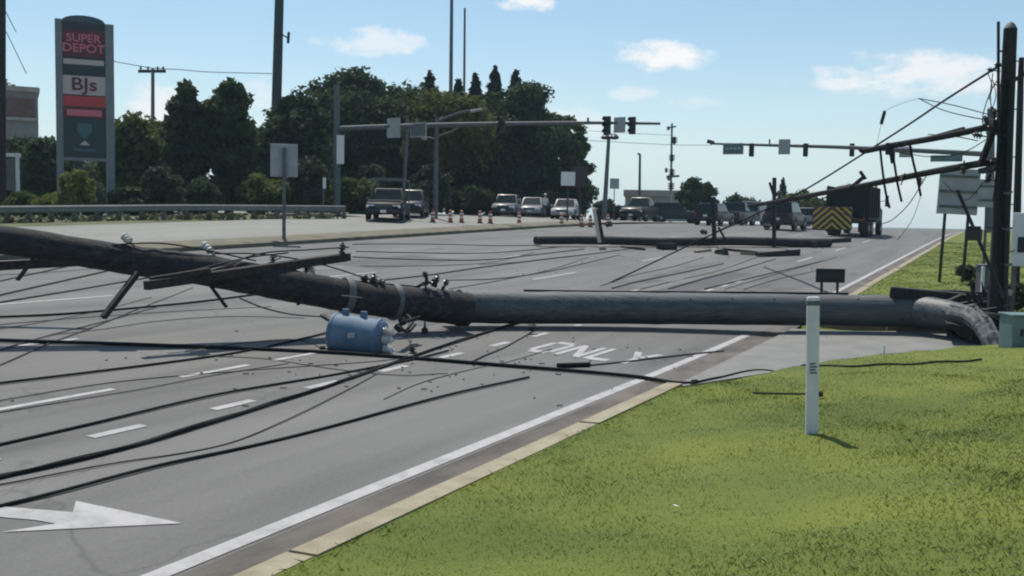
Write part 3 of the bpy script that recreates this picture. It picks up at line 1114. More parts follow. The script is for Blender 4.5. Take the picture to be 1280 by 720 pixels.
# flat braces and broken arms that hang below
for (a, b, w) in (((172, 341, 14.2), (129, 397, 13.7), 0.085), ((43, 322, 13.9), (22, 350, 13.6), 0.06), ((263, 357, 14.8), (283, 384, 14.6), 0.05), ((378, 372, 15.5), (372, 381, 15.4), 0.05)):
    MB().bar(at(*a), at(*b), w, 0.03 if w < 0.08 else 0.07).build("hanging_brace", M_IRON, big, world=True, bevel=0.006)
for (a, b) in (((212, 352, 14.1), (290, 330, 15.0)), ((268, 358, 14.9), (350, 322, 15.9))):
    MB().bar(at(*a), at(*b), 0.05, 0.02).build("flat_brace", M_DGALV, big, world=True)
for (px, py, zc, ax, m, ln) in ((163, 303, 14.4, (-0.8, 0, 0.55), M_PORC, 0.20), (264, 315, 15.0, (-0.8, 0.1, 0.6), M_PORC, 0.24), (341, 331, 15.5, (0.05, 0, 1), M_BROWNPORC, 0.16), (427, 318, 16.5, (0.05, 0.1, 1), M_BROWNPORC, 0.20), (392, 341, 16.0, (-0.5, -0.2, 0.9), M_PORC, 0.15), (383, 331, 16.0, (0, 0, -1), M_BROWNPORC, 0.14)):
    insulator(big, at(px, py, zc), ax, ln, 0.062, m)
for (px, py, zc, ax, ln) in ((466, 354, 16.45, (0.2, 0, 1), 0.16), (458, 352, 16.4, (-0.6, 0, 0.8), 0.12), (474, 356, 16.5, (0.8, 0, 0.5), 0.12)):
    insulator(big, at(px, py, zc), ax, ln, 0.07, M_BROWNPORC)
# the tangle of cut-outs and fittings above the break
for (a, b, r_) in (((505, 368, 17.0), (530, 354, 17.1), 0.03), ((530, 354, 17.1), (548, 352, 17.1), 0.025), ((533, 366, 17.1), (533, 344, 17.1), 0.03), ((541, 362, 17.1), (543, 349, 17.1), 0.045), ((548, 372, 17.2), (555, 358, 17.2), 0.03), ((521, 372, 17.0), (548, 366, 17.2), 0.035)):
    MB().tube([at(*a), at(*b)], r_, 7).build("cutout_bracket", M_IRON, big, smooth=True, world=True)
for (px, py, zc) in ((533, 347, 17.1), (546, 352, 17.1), (556, 357, 17.2), (549, 369, 17.2), (541, 359, 17.1)):
    insulator(big, at(px, py, zc), (random.uniform(-0.5, 0.5), 0, 1), 0.12, 0.06, M_BROWNPORC)
insulator(big, at(533, 358, 16.9), (0.9, 0, -0.25), 0.2, 0.035, M_PORC, "fuse_tube")
MB().tube([at(505, 372, 16.72), at(513, 365, 16.75), at(523, 369, 16.8), at(518, 377, 16.8)], 0.012, 6).build("bond_wire", M_GALV, big, smooth=True, world=True)
MB().bar(at(427, 369, 15.75), at(452, 372, 15.95), 0.03, 0.012).build("bright_tag", M_GALV, big, world=True)
MB().lathe(at(665, 405, 17.6), (0, 0, -1), [(0, 0.05), (0.04, 0.09), (0.1, 0.07), (0.13, 0.02)], 10).build("hanging_clevis", M_IRON, big, smooth=True, world=True)
MB().lathe(at(531, 409, 16.7), (0, 0, -1), [(-0.1, 0.012), (0.0, 0.02), (0.03, 0.06), (0.1, 0.05), (0.12, 0.02)], 10).build("hanging_clevis", M_IRON, big, smooth=True, world=True)
for k in range(10):     # through bolts seen along the shaft
    p = at(600 + k * 52, 373, 18.1 + 0.16 * k)
    MB().lathe(p - fwd_h * 0.2, -fwd_h, [(0, 0.018), (0.05, 0.018), (0.055, 0.01)], 6).build("bolt_head", M_IRON, big, world=True)

for pts in ([(196, 352, 13.9), (250, 336, 14.4), (310, 322, 15.2), (360, 316, 15.8)], [(232, 355, 14.2), (262, 343, 14.5), (320, 318, 15.3), (390, 312, 16.0), (436, 309, 16.5)],
            [(140, 306, 14.3), (200, 304, 14.6), (258, 313, 14.9), (320, 326, 15.4)], [(268, 317, 15.0), (330, 318, 15.4), (400, 330, 16.1), (470, 352, 16.4)],
            [(345, 330, 15.5), (390, 344, 16.0), (440, 351, 16.3), (520, 358, 17.0)]):
    MB().tube(smooth_path([at(*p) for p in pts], 6), 0.013, 6).build("tangled_wire", M_WIRE, big, smooth=True, world=True)
for (a, b, w) in (((188, 350, 13.75), (262, 338, 14.3), 0.10), ((300, 352, 15.2), (404, 325, 16.2), 0.09), ((320, 345, 15.2), (436, 318, 16.65), 0.06)):
    MB().bar(at(*a), at(*b), w, w * 0.8).build("broken_timber_piece", M_ARM, big, world=True, bevel=0.01)

# ------------------------------------------------------------------ transformer can hanging under it
tc0 = at(451, 417, 14.85)
tz = ground_z(tc0.x, tc0.y)
tr = empty("pole_transformer", (tc0.x, tc0.y, tz), 0, "dented blue grey transformer can lying on its side on the road under the fallen pole", "transformer")
ax = (at(486, 423, 14.75) - at(417, 413, 14.95)).normalized()
c0 = at(416, 414.5, 14.85)
rt_, ln_ = 0.283, 0.80
prof = [(0, rt_ * 0.93), (0.012, rt_ * 1.01), (0.05, rt_ * 1.01), (0.06, rt_ * 0.97), (0.3, rt_ * 1.0), (0.56, rt_ * 0.98), (ln_ - 0.1, rt_ * 0.97), (ln_ - 0.09, rt_ * 1.04), (ln_ - 0.05, rt_ * 1.05), (ln_ - 0.04, rt_), (ln_, rt_ * 0.86)]
tk = MB().lathe(c0, ax, prof, 36)
for i_, v_ in enumerate(tk.v):      # dents from the fall
    vv = Vector(v_)
    for (px_, py_, dr, dd) in ((440, 420, 0.16, 0.035), (468, 434, 0.13, 0.03), (455, 402, 0.12, 0.025)):
        c_ = at(px_, py_, 14.55)
        w_ = max(0, 1 - (vv - c_).length / (dr * 1.8))
        vv += fwd_h * dd * w_
    tk.v[i_] = tuple(vv)
tk.build("tank", M_TANK, tr, smooth=True, world=True)
for (px_, py_, zc_) in ((503, 402, 15.3), (510, 398, 15.6), (498, 410, 15.0)):
    MB().box(at(px_, py_, zc_), (0.12, 0.08, 0.09), Matrix.Rotation(random.uniform(0, 3), 3, 'Y')).build("fitting", M_IRON, tr, world=True, bevel=0.015)
MB().box(c0 + ax * 0.34 + Vector((0, 0, 0.02)) - fwd_h * (rt_ + 0.004), (0.10, 0.01, 0.07), Matrix.Rotation(YAW, 3, 'Z')).build("rating_plate", M_GALV, tr, world=True)
MB().lathe(c0 + ax * (ln_ - 0.005), ax, [(0, rt_ * 0.86), (0.025, rt_ * 0.7), (0.04, rt_ * 0.2)], 24).build("lid", M_TANK, tr, smooth=True, world=True)
sidev = ax.cross(Vector((0, 0, 1))).normalized()
upv_ = sidev.cross(ax).normalized()
for (u, v, m) in ((0.10, 0.16, M_PORC), (0.14, 0.02, M_PORC), (0.06, -0.14, M_PORC)):
    insulator(tr, c0 + ax * (ln_ + 0.02) + upv_ * v - sidev * u * -1.0, ax + Vector((0, 0, random.uniform(-0.3, 0.1))), 0.20, 0.062, m, "bushing", 4)
for (k, s_) in ((0.22, 0.10), (0.58, 0.10)):
    p = c0 + ax * (k * ln_) + upv_ * rt_ * 0.98
    MB().box(p + upv_ * 0.04, (0.10, 0.06, 0.10)).build("hanger_lug", M_TANK, tr, world=True, bevel=0.01)
MB().bar(c0 + ax * 0.04 + upv_ * 0.13, at(403, 394, 15.2), 0.09, 0.05).build("mounting_bracket", M_IRON, tr, world=True, bevel=0.01)
MB().tube([c0 + ax * 0.02 - upv_ * 0.2, at(407, 436, 14.7)], 0.018, 6).build("drain_pipe", M_GALV, tr, world=True)
MB().lathe(at(407, 436, 14.7), cam_r * -1, [(0, 0.02), (0.02, 0.05), (0.07, 0.05), (0.09, 0.02)], 8).build("drain_valve", M_IRON, tr, smooth=True, world=True)
MB().bar(c0 + ax * 0.18 - upv_ * (rt_ + 0.0), c0 + ax * 0.60 - upv_ * (rt_ + 0.0), 0.06, 0.03).build("bottom_channel", M_GALV, tr, world=True)
for k in range(4):
    a = at(497 + random.uniform(-4, 4), 405 + random.uniform(-4, 12), 15.0)
    b = at(517 + random.uniform(-6, 8), 396 + random.uniform(0, 10), 15.9)
    MB().tube(smooth_path([a, a.lerp(b, 0.5) + Vector((0, 0, random.uniform(-0.14, 0.06))), b], 6), 0.022, 6).build("lead_wire", M_CABLE, tr, smooth=True, world=True)
c_ = at(515, 440, 14.9)
lead = empty("lightning_arrester", (c_.x, c_.y, ground_z(c_.x, c_.y)), 0, "small dark surge arrester hanging just to the right of the blue grey transformer", "arrester")
insulator(lead, at(517, 444, 14.8), (-0.25, 0, 1), 0.17, 0.062, M_BROWNPORC, "arrester_body")
MB().tube([at(515, 434, 14.85), at(509, 420, 15.2), at(512, 398, 16.3)], 0.012, 6).build("hanger_wire", M_WIRE, lead, smooth=True, world=True)

# ------------------------------------------------------------------ cables on the road
CAB = []


def cable(name, label, cat, pix, r, m=M_CABLE, group=None, n=8, lift=0.0, sag=0.0, twist=False):
    """pix: (px, py) lies on the land there; (px, py, depth) hangs in the air"""
    pts = []
    for q in pix:
        if len(q) == 2:
            g_ = ground(*q)
            pts.append(Vector((g_.x, g_.y, ground_z(g_.x, g_.y) + r * 0.9 + lift)))
        else:
            pts.append(at(*q))
    path = smooth_path(pts, n)
    flat = all(len(q) == 2 for q in pix)
    out = []
    for i, p in enumerate(path):
        p = p.copy()
        if flat:
            wv = Vector((math.sin(i * 0.23 + len(CAB)), math.cos(i * 0.17), 0)) * 0.012
            p += wv
            zz = ground_z(p.x, p.y)
            p.z = zz + r * 0.9 + lift + (1 + math.sin(i * 0.16 + len(CAB))) * 0.004
        out.append(p)
    mb = MB().tube(out, r, 7)
    if twist:
        mb.tube([p + Vector((math.sin(i * 0.3) * r * 1.2, 0, abs(math.cos(i * 0.3)) * r * 0.9)) for i, p in enumerate(out)], r * 0.62, 6)
        mb.tube([p + Vector((-math.sin(i * 0.24) * r * 1.3, 0, abs(math.cos(i * 0.24 + 2)) * r * 0.9)) for i, p in enumerate(out)], r * 0.5, 6)
    o = mb.build(name, m, None, smooth=True)
    CAB.append(o)
    return tag(o, label, cat, group)


G = "cables lying on the road"
cable("power_cable", "straight black cable crossing the lanes in front of the transformer to the kerb", "cable",
      [(-60, 424), (0, 428), (200, 434), (420, 443), (640, 460), (790, 473), (846, 481), (872, 479)], 0.027, group=G, n=10)
cable("power_cable", "thin black cable lying along the edge between lawn and driveway", "cable",
      [(862, 481), (900, 473), (960, 464), (1060, 459), (1150, 456), (1228, 451)], 0.014, group=G, n=8)
cable("power_cable", "thickest twisted black cable bundle running diagonally from the left edge under the pole", "cable",
      [(-60, 614), (0, 600), (150, 563), (300, 520), (400, 487), (480, 460), (560, 432), (640, 407), (700, 392)], 0.018, group=G, n=12, twist=True)
cable("power_cable", "black cable just beyond the thickest bundle, ending beside the transformer", "cable",
      [(-60, 572), (0, 558), (120, 530), (250, 500), (340, 483), (430, 467), (520, 450), (560, 440)], 0.015, group=G, n=10)
cable("power_cable", "nearest black cable, passing just above the white turn arrow", "cable",
      [(-60, 650), (0, 635), (90, 613), (200, 585), (310, 560), (420, 533), (560, 496), (660, 473)], 0.015, group=G, n=10)
cable("power_cable", "thin curving wire between the thickest bundle and the nearest cable", "wire",
      [(-40, 612), (0, 607), (70, 594), (150, 580), (220, 569), (280, 556), (330, 539), (380, 517), (430, 490), (470, 468)], 0.007, M_WIRE, G, 8)
cable("power_cable", "black cable from the left edge up to the left end of the transformer", "cable",
      [(-60, 488), (0, 481), (100, 469), (200, 456), (300, 441), (380, 424), (412, 417)], 0.016, group=G, n=8)
cable("power_cable", "slack cable passing beneath the hanging brace to the crossarm joint", "cable",
      [(-60, 400), (0, 398), (80, 394), (170, 386), (250, 378), (330, 368)], 0.02, group=G)
cable("power_cable", "wire on the left lanes rising to the crossarm, middle one of three", "wire", [(-40, 385), (0, 379), (80, 366), (160, 352), (210, 344)], 0.017, M_WIRE, G)
cable("power_cable", "wire on the left lanes rising to the shaft, uppermost but one at the frame edge", "wire", [(-40, 378), (0, 370), (70, 354), (140, 338)], 0.02, M_WIRE, G)
cable("power_cable", "wire highest at the left frame edge, running under the raised pole", "wire", [(-40, 362), (0, 352), (60, 339), (100, 330)], 0.015, M_WIRE, G)
cable("power_cable", "thin wire rising from the left edge through the gap beside the long hanging brace", "wire", [(-40, 470), (0, 457), (60, 431), (120, 409), (180, 384), (240, 360)], 0.009, M_WIRE, G)
cable("power_cable", "faint wire on the left lanes meeting the foot of the long hanging brace", "wire", [(-40, 449), (0, 438), (60, 421), (130, 403), (200, 383)], 0.009, M_WIRE, G)
cable("power_cable", "thin loop of wire sagging from the pole to the transformer bracket", "wire", [(300, 373, 15.3), (330, 385, 15.1), (365, 393, 15.0), (404, 396, 15.1)], 0.012, M_WIRE, G)
cable("power_cable", "short wire end on the turn lane between the pole and the long cable", "wire", [(585, 455), (605, 446), (630, 436), (650, 424), (672, 411)], 0.012, M_WIRE, G)
cable("power_cable", "wire with a thick spliced end lying just below the painted word", "wire", [(698, 460), (735, 458), (790, 452), (850, 445), (905, 440)], 0.013, M_WIRE, G)
g1, g2 = ground(697, 460), ground(737, 458.5)
tag(MB().tube([g1 + Vector((0, 0, 0.035)), g2 + Vector((0, 0, 0.035))], 0.036, 8).build("cable_splice", M_CABLE, None, smooth=True), "thick black splice sleeve on the turn lane below the painted word", "cable splice")
cable("power_cable", "thin wire running the length of the big pole along its top edge", "wire", [(655, 363.5, 18.9), (760, 365, 19.4), (900, 365.8, 19.8), (1060, 367.5, 19.8)], 0.028, M_CABLE, G)
for lab, pix in (("fine wire across the far left lanes, highest of a loose fan", [(-20, 345), (70, 340), (170, 331), (250, 322)]),
                 ("fine wire across the far left lanes, lowest of a loose fan", [(-20, 408), (100, 398), (220, 390), (340, 384)]),
                 ("fine wire curling past the long hanging brace foot", [(60, 420), (130, 412), (200, 402), (290, 396), (380, 398)]),
                 ("fine wire just left of the transformer crossing two cables", [(230, 440), (300, 430), (370, 425), (405, 436)]),
                 ("fine wire from the left edge towards the foot of the surge arrester", [(-20, 505), (150, 478), (330, 462), (470, 452), (515, 446)]),
                 ("fine wire sweeping beneath the transformer end of the long straight cable", [(250, 446), (330, 449), (420, 462), (500, 470), (560, 468)]),
                 ("fine wire left of the painted word, bending towards the pole", [(480, 500), (530, 478), (590, 462), (640, 452), (690, 437)]),
                 ("fine wire on the left lanes between the two long diagonal cables", [(-20, 520), (80, 503), (180, 487), (270, 470), (360, 455)]),
                 ("fine wire on the far left lanes under the hanging short brace", [(-20, 415), (60, 402), (130, 388), (190, 372)])):
    cable("loose_wire", lab, "wire", pix, 0.006, M_WIRE, G, 8)
GB = "wires lying between the two fallen poles"
for lab, pix, r in (
        ("uppermost wire running from the crossarm tip to the left end of the far pole", [(440, 306), (500, 305.5), (560, 306), (620, 307.5), (676, 307)], 0.016),
        ("second wire from the top between the crossarm tip and the far pole", [(444, 315), (520, 316.5), (600, 317), (660, 313), (700, 309)], 0.016),
        ("third wire from the top, sagging towards the middle of the far pole", [(440, 322), (520, 325), (600, 325.5), (660, 320), (730, 312)], 0.018),
        ("wire from the brown insulators on the pole to the near side of the far pole", [(470, 352), (540, 344), (600, 335), (680, 325), (740, 318), (790, 311)], 0.018),
        ("lowest wire left of the middle, between the cut-out tangle and the far pole", [(556, 351), (620, 349), (680, 341), (730, 330), (775, 319)], 0.013),
        ("wire from the big pole to the debris below the far pole", [(765, 361), (800, 352), (850, 342), (905, 330)], 0.016),
        ("left one of a pair of wires rising to the right end of the far pole", [(835, 362), (880, 349), (930, 336), (970, 324)], 0.016),
        ("long thin wire under the lowest wires towards the left end of the far pole", [(560, 362), (620, 352), (690, 337), (735, 322)], 0.010),
        ("thin wire between the wire pair and the debris below the far pole", [(800, 362), (850, 350), (900, 338), (945, 322)], 0.010),
        ("thin wire right of the wire pair, ending at the low black sign", [(930, 362), (970, 350), (1010, 341), (1030, 336)], 0.010),
        ("slack wire curving along the left of the far pole foot", [(600, 331), (660, 327), (720, 320), (768, 314)], 0.009),
        ("thin wire crossing the left lanes beyond the crossarm tip", [(450, 333), (520, 333), (610, 329), (668, 316)], 0.010),
        ("thin wire right of the diagonal wire foot", [(750, 358), (790, 345), (840, 334), (880, 322)], 0.010),
        ("faint wire from the big pole towards the right end of the far pole", [(905, 362), (960, 346), (1010, 332), (1045, 322)], 0.009),
        ("right one of a pair of wires rising to the right end of the far pole", [(880, 362), (930, 350), (990, 336), (1030, 326)], 0.016)):
    cable("loose_wire", lab, "wire", pix, r, M_WIRE, GB, 8)

M_PALEWOOD = mat("pale_split_wood", (0.50, 0.46, 0.40), 0.85, col2=(0.6, 0.56, 0.5), scale=12)
# ------------------------------------------------------------------ far fallen pole and its arms
f0, f1 = ground(669, 308), ground(1036, 309)
fp = empty("fallen_utility_pole", (f0.x, f0.y, f0.z), 0, "dark wooden utility pole lying flat across the lanes beyond the big one", "utility pole")
mb = MB()
fpts = []
for i in range(25):
    p = f0.lerp(f1, i / 24)
    fpts.append(Vector((p.x, p.y, ground_z(p.x, p.y) + 0.24 + 0.03 * math.sin(i * 0.5))))
mb.tube(jitter(fpts, 0.01), [0.17 + 0.05 * i / 24 for i in range(25)], 12)
mb.build("shaft", M_WOODUP, fp, smooth=True, world=True)
p0 = spot(749, fpts[5].dot(fwd_h) - 0.2)
MB().bar(at(753, 305, 42.0), at(745, 261, 41.6), 0.16, 0.20).build("crossarm", M_ARM, fp, world=True, bevel=0.01)
MB().bar(at(749.5, 303, 41.8), at(742.3, 260, 41.4), 0.14, 0.06).build("split_face", M_PALEWOOD, fp, world=True)
Zr = 47.5
MB().bar(at(967.5, 326, Zr), at(968, 222, Zr), 0.19, 0.16).build("crossarm", M_ARM, fp, world=True, bevel=0.01)
MB().bar(at(962, 228, Zr), at(969, 250, Zr), 0.12, 0.10).build("flat_brace", M_IRON, fp, world=True)
MB().bar(at(893, 304, 45.5), at(891.5, 246, 45.5), 0.20, 0.16).build("crossarm", M_ARM, fp, world=True, bevel=0.01)
for a, b in (((895, 290, 45.5), (908, 284, 45.6)), ((898, 284, 45.5), (907, 300, 45.6)), ((884, 300, 45.3), (893, 296, 45.5))):
    MB().bar(at(*a), at(*b), 0.09, 0.07).build("flat_brace", M_IRON, fp, world=True)
for (px, py, zc, ax_) in ((884, 291, 45.4, (-1, 0, 0.2)), (969, 243, Zr, (0.9, 0, 0.3)), (963, 283, Zr, (-0.9, 0, 0)), (1018, 309, 48.5, (0, 0, 1)), (757, 281, 41.8, (0.9, 0, 0.2))):
    insulator(fp, at(px, py, zc), ax_, 0.35, 0.13, M_BROWNPORC)
for (a, b, w) in (((1015, 312, 48.0), (1020, 327, 47.5), 0.14), ((1028, 311, 48.2), (1024, 326, 47.6), 0.10), ((1005, 303, 49), (1062, 300, 51), 0.22)):
    MB().bar(at(*a), at(*b), w, w).build("broken_arm", M_WOODUP, fp, world=True, bevel=0.02)
DB = "broken timber below the far fallen pole"
for i, (lab, a, b, w, m) in enumerate((
        ("pale split timber lying right of the middle below the far pole", (925, 318), (958, 320), 0.16, M_SPLINT),
        ("dark crossarm stub lying below the right end of the far pole", (945, 321), (998, 319), 0.28, M_ARM),
        ("long dark timber leading from the middle to the crossarm stub", (905, 313), (968, 319), 0.14, M_ARM),
        ("short pale splinter below the middle of the far pole", (868, 316), (888, 314), 0.13, M_SPLINT),
        ("dark block of hardware under the middle of the far pole", (824, 312), (842, 312), 0.34, M_IRON),
        ("thin dark batten left of the hardware block", (775, 310), (806, 313), 0.13, M_ARM),
        ("stubby dark fitting between the pale splinter and split timber", (896, 317), (908, 319), 0.26, M_IRON))):
    g1, g2 = ground(*a), ground(*b)
    mb = MB().bar(g1 + Vector((0, 0, w * 0.4)), g2 + Vector((0, 0, w * 0.4)), w, w * 0.7)
    for v in range(len(mb.v)):
        mb.v[v] = tuple(np.array(mb.v[v]) + rng.normal(size=3) * w * 0.12)
    o = mb.build("broken_timber", m, None, bevel=0.015)
    tag(o, lab, "debris", DB)

# ------------------------------------------------------------------ standing poles on the right
s0 = spot(1252, 18.0)
sp = empty("utility_pole", (s0.x, s0.y, s0.z), 0, "tall dark wooden utility pole with pointed cap standing at the right", "utility pole")
top = at(1263, 36, 18.0)
base_p = s0 + Vector((0, 0, -0.1))
mb = MB()
pth = [base_p.lerp(top, i / 14) for i in range(15)]
mb.tube(jitter(pth, 0.006), [0.175 - 0.062 * i / 14 for i in range(15)], 16)
mb.build("shaft", M_WOODUP, sp, smooth=True, world=True)
MB().tube([top, at(1263.5, 30, 18), at(1264, 27, 18.0)], [0.113, 0.07, 0.015], 14).build("pole_cap", M_DGALV, sp, smooth=True, world=True)
MB().tube([at(1248, 232, 17.8), at(1248, 27, 17.8)], 0.026, 8).build("conduit", M_IRON, sp, smooth=True, world=True)
for py in (64, 140, 215):
    MB().bar(at(1247, py, 17.8), at(1262, py, 18), 0.03, 0.03).build("standoff_bracket", M_IRON, sp, world=True)
for (px, py) in ((1252, 82), (1243, 88), (1243, 160), (1246, 203), (1249, 212)):
    insulator(sp, at(px, py, 17.8), (-0.9, 0, 0.2), 0.12, 0.05, M_BROWNPORC)
for py in (240, 285, 330):
    MB().tube([at(1252, py, 17.75), at(1258, py + 2, 17.7), at(1265, py, 17.8)], 0.02, 6).build("strap_band", M_DGALV, sp, smooth=True, world=True)
for a, b, r_ in (((1246, 150, 17.8), (1242, 250, 17.6), 0.02), ((1250, 180, 17.7), (1246, 330, 17.4), 0.025), ((1241, 100, 17.8), (1239, 140, 17.8), 0.008), ((1235, 92, 17.8), (1236, 125, 17.8), 0.008)):
    MB().tube(smooth_path([at(*a), (at(*a) + at(*b)) / 2 + Vector((0.06, 0, 0)), at(*b)], 6), r_, 6).build("riser_cable", M_CABLE, sp, smooth=True, world=True)
s2 = spot(1274, 24)
p2 = empty("utility_pole", (s2.x, s2.y, s2.z), 0, "thinner dark pole at the right frame edge, behind the tall pole", "utility pole")
MB().tube([s2 - Vector((0, 0, 0.2)), at(1272, 240, 24), at(1276, 95, 24), at(1277, 72, 24)], [0.10, 0.085, 0.07, 0.06], 12).build("shaft", M_WOODUP, p2, smooth=True, world=True)
MB().bar(at(1268, 100, 24), at(1285, 90, 24), 0.07, 0.09).build("crossarm", M_ARM, p2, world=True)

# broken stump and dark filler mass beside the standing pole
st0 = spot(1232, 17.6)
stump = empty("broken_pole_stump", (st0.x, st0.y, st0.z), 0, "dark splintered stump and dark filler mass behind the bent butt of the big pole", "pole stump")
mb = MB()
c1 = spot(1246, 18.5)
mb.tube([c1 - Vector((0, 0, 0.2)), c1 + Vector((0, 0, 0.35)), c1 + Vector((-0.05, 0, 0.75))], [0.36, 0.33, 0.27], 14)
mb.build("stump_block", M_WOODUP, stump, smooth=True, world=True)
for k in range(24):
    a = random.uniform(0, 6.28)
    b0 = c1 + Vector((math.cos(a) * 0.28, math.sin(a) * 0.28, random.uniform(0.3, 0.6)))
    b1 = b0 + Vector((math.cos(a) * 0.08 - 0.10, math.sin(a) * 0.08, random.uniform(0.25, 0.6)))
    MB().tube([b0, b0.lerp(b1, 0.5), b1], [0.05, 0.04, 0.005], 5).build("splinter", M_WOODUP, stump, world=True)
for (a, b, w, h) in (((1262, 380, 18.9), (1112, 366, 19.6), 0.26, 0.26), ((1252, 405, 18.8), (1200, 378, 19.2), 0.3, 0.2)):
    MB().bar(at(*a), at(*b), w, h).build("dark_slab", M_WOODUP, stump, world=True, bevel=0.05)
mb = MB()
for k in range(9):
    a = at(1200 + k * 7, 374 + random.uniform(-3, 3), 19.0)
    b = at(1226 + k * 4, 436 - random.uniform(0, 30), 18.5)
    MB().bar(a, b, random.uniform(0.1, 0.2), 0.06).build("dark_slab", M_WOODUP, stump, world=True)

dark_chunk(stump, [(1176, 376), (1200, 367), (1228, 369), (1240, 360), (1264, 366), (1266, 400), (1263, 446), (1230, 447), (1221, 428), (1200, 418), (1182, 412)], 18.9, 19.9, "dark_base_mass", M_WOODUP)  # dark lumps added to fill the dark area behind and under the butt
dark_chunk(stump, [(1110, 369), (1140, 364), (1190, 363), (1230, 366), (1232, 380), (1180, 378), (1140, 372)], 19.9, 20.5, "dark_slab", M_WOODUP)
dark_chunk(stump, [(1180, 404), (1214, 407), (1229, 418), (1239, 449), (1226, 449), (1219, 430), (1200, 421)], 17.9, 18.8, "dark_base_mass", M_WOODUP)

# ------------------------------------------------------------------ cables in the air on the right
cable("overhead_cable", "long diagonal wire from the tall pole down to the road behind the big pole", "wire",
      [(1250, 82, 17.8), (1240, 88, 18), (1180, 126, 20), (1120, 166, 22.5), (1010, 235, 26), (940, 270, 28), (877, 299, 29.5), (800, 336, 29.0), (742, 362.5, 27.5)], 0.022, M_CABLE, None, 8)
cable("overhead_cable", "upper thick black cable stretching left from the grey post to the signal mast arm", "cable",
      [(1246, 156, 18.0), (1236, 159, 18.4), (1170, 172.5, 20), (1110, 183, 22), (1083, 188.5, 23), (1076, 187, 23.2)], 0.066, M_CABLE, None, 8)
cable("overhead_cable", "lower thick black cable sloping left from the tall pole past the truck", "cable",
      [(1252, 201, 18.0), (1235, 203, 18.3), (1160, 216, 21), (1085, 231, 24), (1020, 243, 28), (970, 252, 33), (936, 257.5, 37)], 0.070, M_CABLE, None, 8)
cable("overhead_cable", "thin forked wire above the upper thick cable, upper branch", "wire", [(1148, 123, 20), (1185, 130, 19.2), (1228, 141, 18.4), (1246, 146, 18)], 0.010, M_WIRE, "forked wires by the tall pole")
cable("overhead_cable", "thin forked wire above the upper thick cable, lower branch", "wire", [(1148, 123, 20), (1180, 138, 19.2), (1222, 148, 18.5), (1244, 150, 18)], 0.010, M_WIRE, "forked wires by the tall pole")
cable("overhead_cable", "short dangling wire below the upper thick cable beside the grey post", "wire", [(1160, 168, 20.3), (1190, 170, 19.6), (1222, 176, 18.8)], 0.010, M_WIRE)
GS = "straps dangling from the upper thick cable"
for lab, pix in (("leftmost strap dangling from the upper thick cable", [(1100, 185, 22.3), (1103, 212, 22.2), (1107, 240, 22.1), (1112, 260, 22.0)]),
                 ("middle strap dangling from the upper thick cable", [(1114, 183, 21.9), (1118, 205, 21.8), (1122, 230, 21.8), (1127, 252, 21.7)]),
                 ("rightmost strap dangling from the upper thick cable", [(1137, 179, 21.2), (1141, 200, 21.1), (1147, 225, 21.0), (1151, 245, 21.0)])):
    cable("dangling_strap", lab, "strap", pix, 0.026, M_CABLE, GS, 4)
bt = MB().bar(at(1106, 139, 22), at(1101.5, 155, 22), 0.085, 0.06).build("hanging_batten", M_ARM, None)
tag(bt, "short dark batten caught on a thin wire above the diagonal wire", "batten")
cable("overhead_cable", "hair thin wire holding the short dark batten", "wire", [(1148, 123, 20), (1125, 130, 21), (1106, 139, 22), (1104, 148, 21.95), (1101.5, 155, 22), (1096, 181, 22.4)], 0.004, M_WIRE)
mb = MB().box(at(1068, 222, 27), (0.25, 0.12, 0.08))
for k, (px, py, zc, s_) in enumerate(((1112, 186, 21.9, 0.16), (1138, 205, 21.3, 0.10), (1150, 225, 21.3, 0.14))):
    pass
insu = empty("wire_clamp", at(1112, 187, 21.9), 0, "dark cable clamp at the crossing of the diagonal wire and the upper thick cable", "clamp")
MB().box(at(1112, 186, 21.9), (0.16, 0.12, 0.26)).build("clamp_body", M_IRON, insu, world=True, bevel=0.02)
MB().tube([at(1112, 186, 21.9), at(1115, 204, 21.8)], 0.03, 6).build("clamp_bolt", M_IRON, insu, world=True)

GW = "loose wires hanging round the tall pole"
for lab, pix, r_ in (("short wire hanging down left of the tall pole top", [(1241, 92, 17.9), (1238, 118, 17.9), (1240, 142, 18)], 0.009),
                     ("wire looping from the tall pole to the grey mast top", [(1249, 96, 17.8), (1236, 120, 18.2), (1228, 150, 18.6), (1234, 168, 18.4)], 0.009),
                     ("sagging wire between the two thick cables near the tall pole", [(1247, 165, 18), (1205, 190, 19), (1165, 196, 20), (1120, 190, 21.8)], 0.009),
                     ("wire drooping below the lower thick cable beside the sign", [(1246, 208, 17.9), (1226, 232, 18.2), (1205, 250, 18.5), (1178, 226, 20.2)], 0.008),
                     ("thin wire trailing from the lower thick cable towards the truck", [(1160, 217, 21), (1130, 262, 22), (1095, 280, 23), (1040, 262, 27)], 0.010),
                     ("thin wire running from the strap ends to the verge", [(1151, 245, 21), (1140, 275, 21), (1122, 300, 21.5)], 0.006)):
    cable("overhead_cable", lab, "wire", pix, r_, M_CABLE, GW, 6)
wr = empty("wrecked_crossarm", at(1240, 170, 18.2), 0, "splintered crossarm tangle wired to the left side of the tall pole", "crossarm")
for a, b, w in (((1226, 205, 18.3), (1247, 150, 17.9), 0.10), ((1233, 160, 18.1), (1256, 171, 17.8), 0.08), ((1226, 214, 18.4), (1252, 208, 17.8), 0.12), ((1172, 169, 20), (1205, 160, 19.2), 0.06)):
    MB().bar(at(*a), at(*b), w, w * 0.8).build("timber", M_ARM, wr, world=True, bevel=0.012)
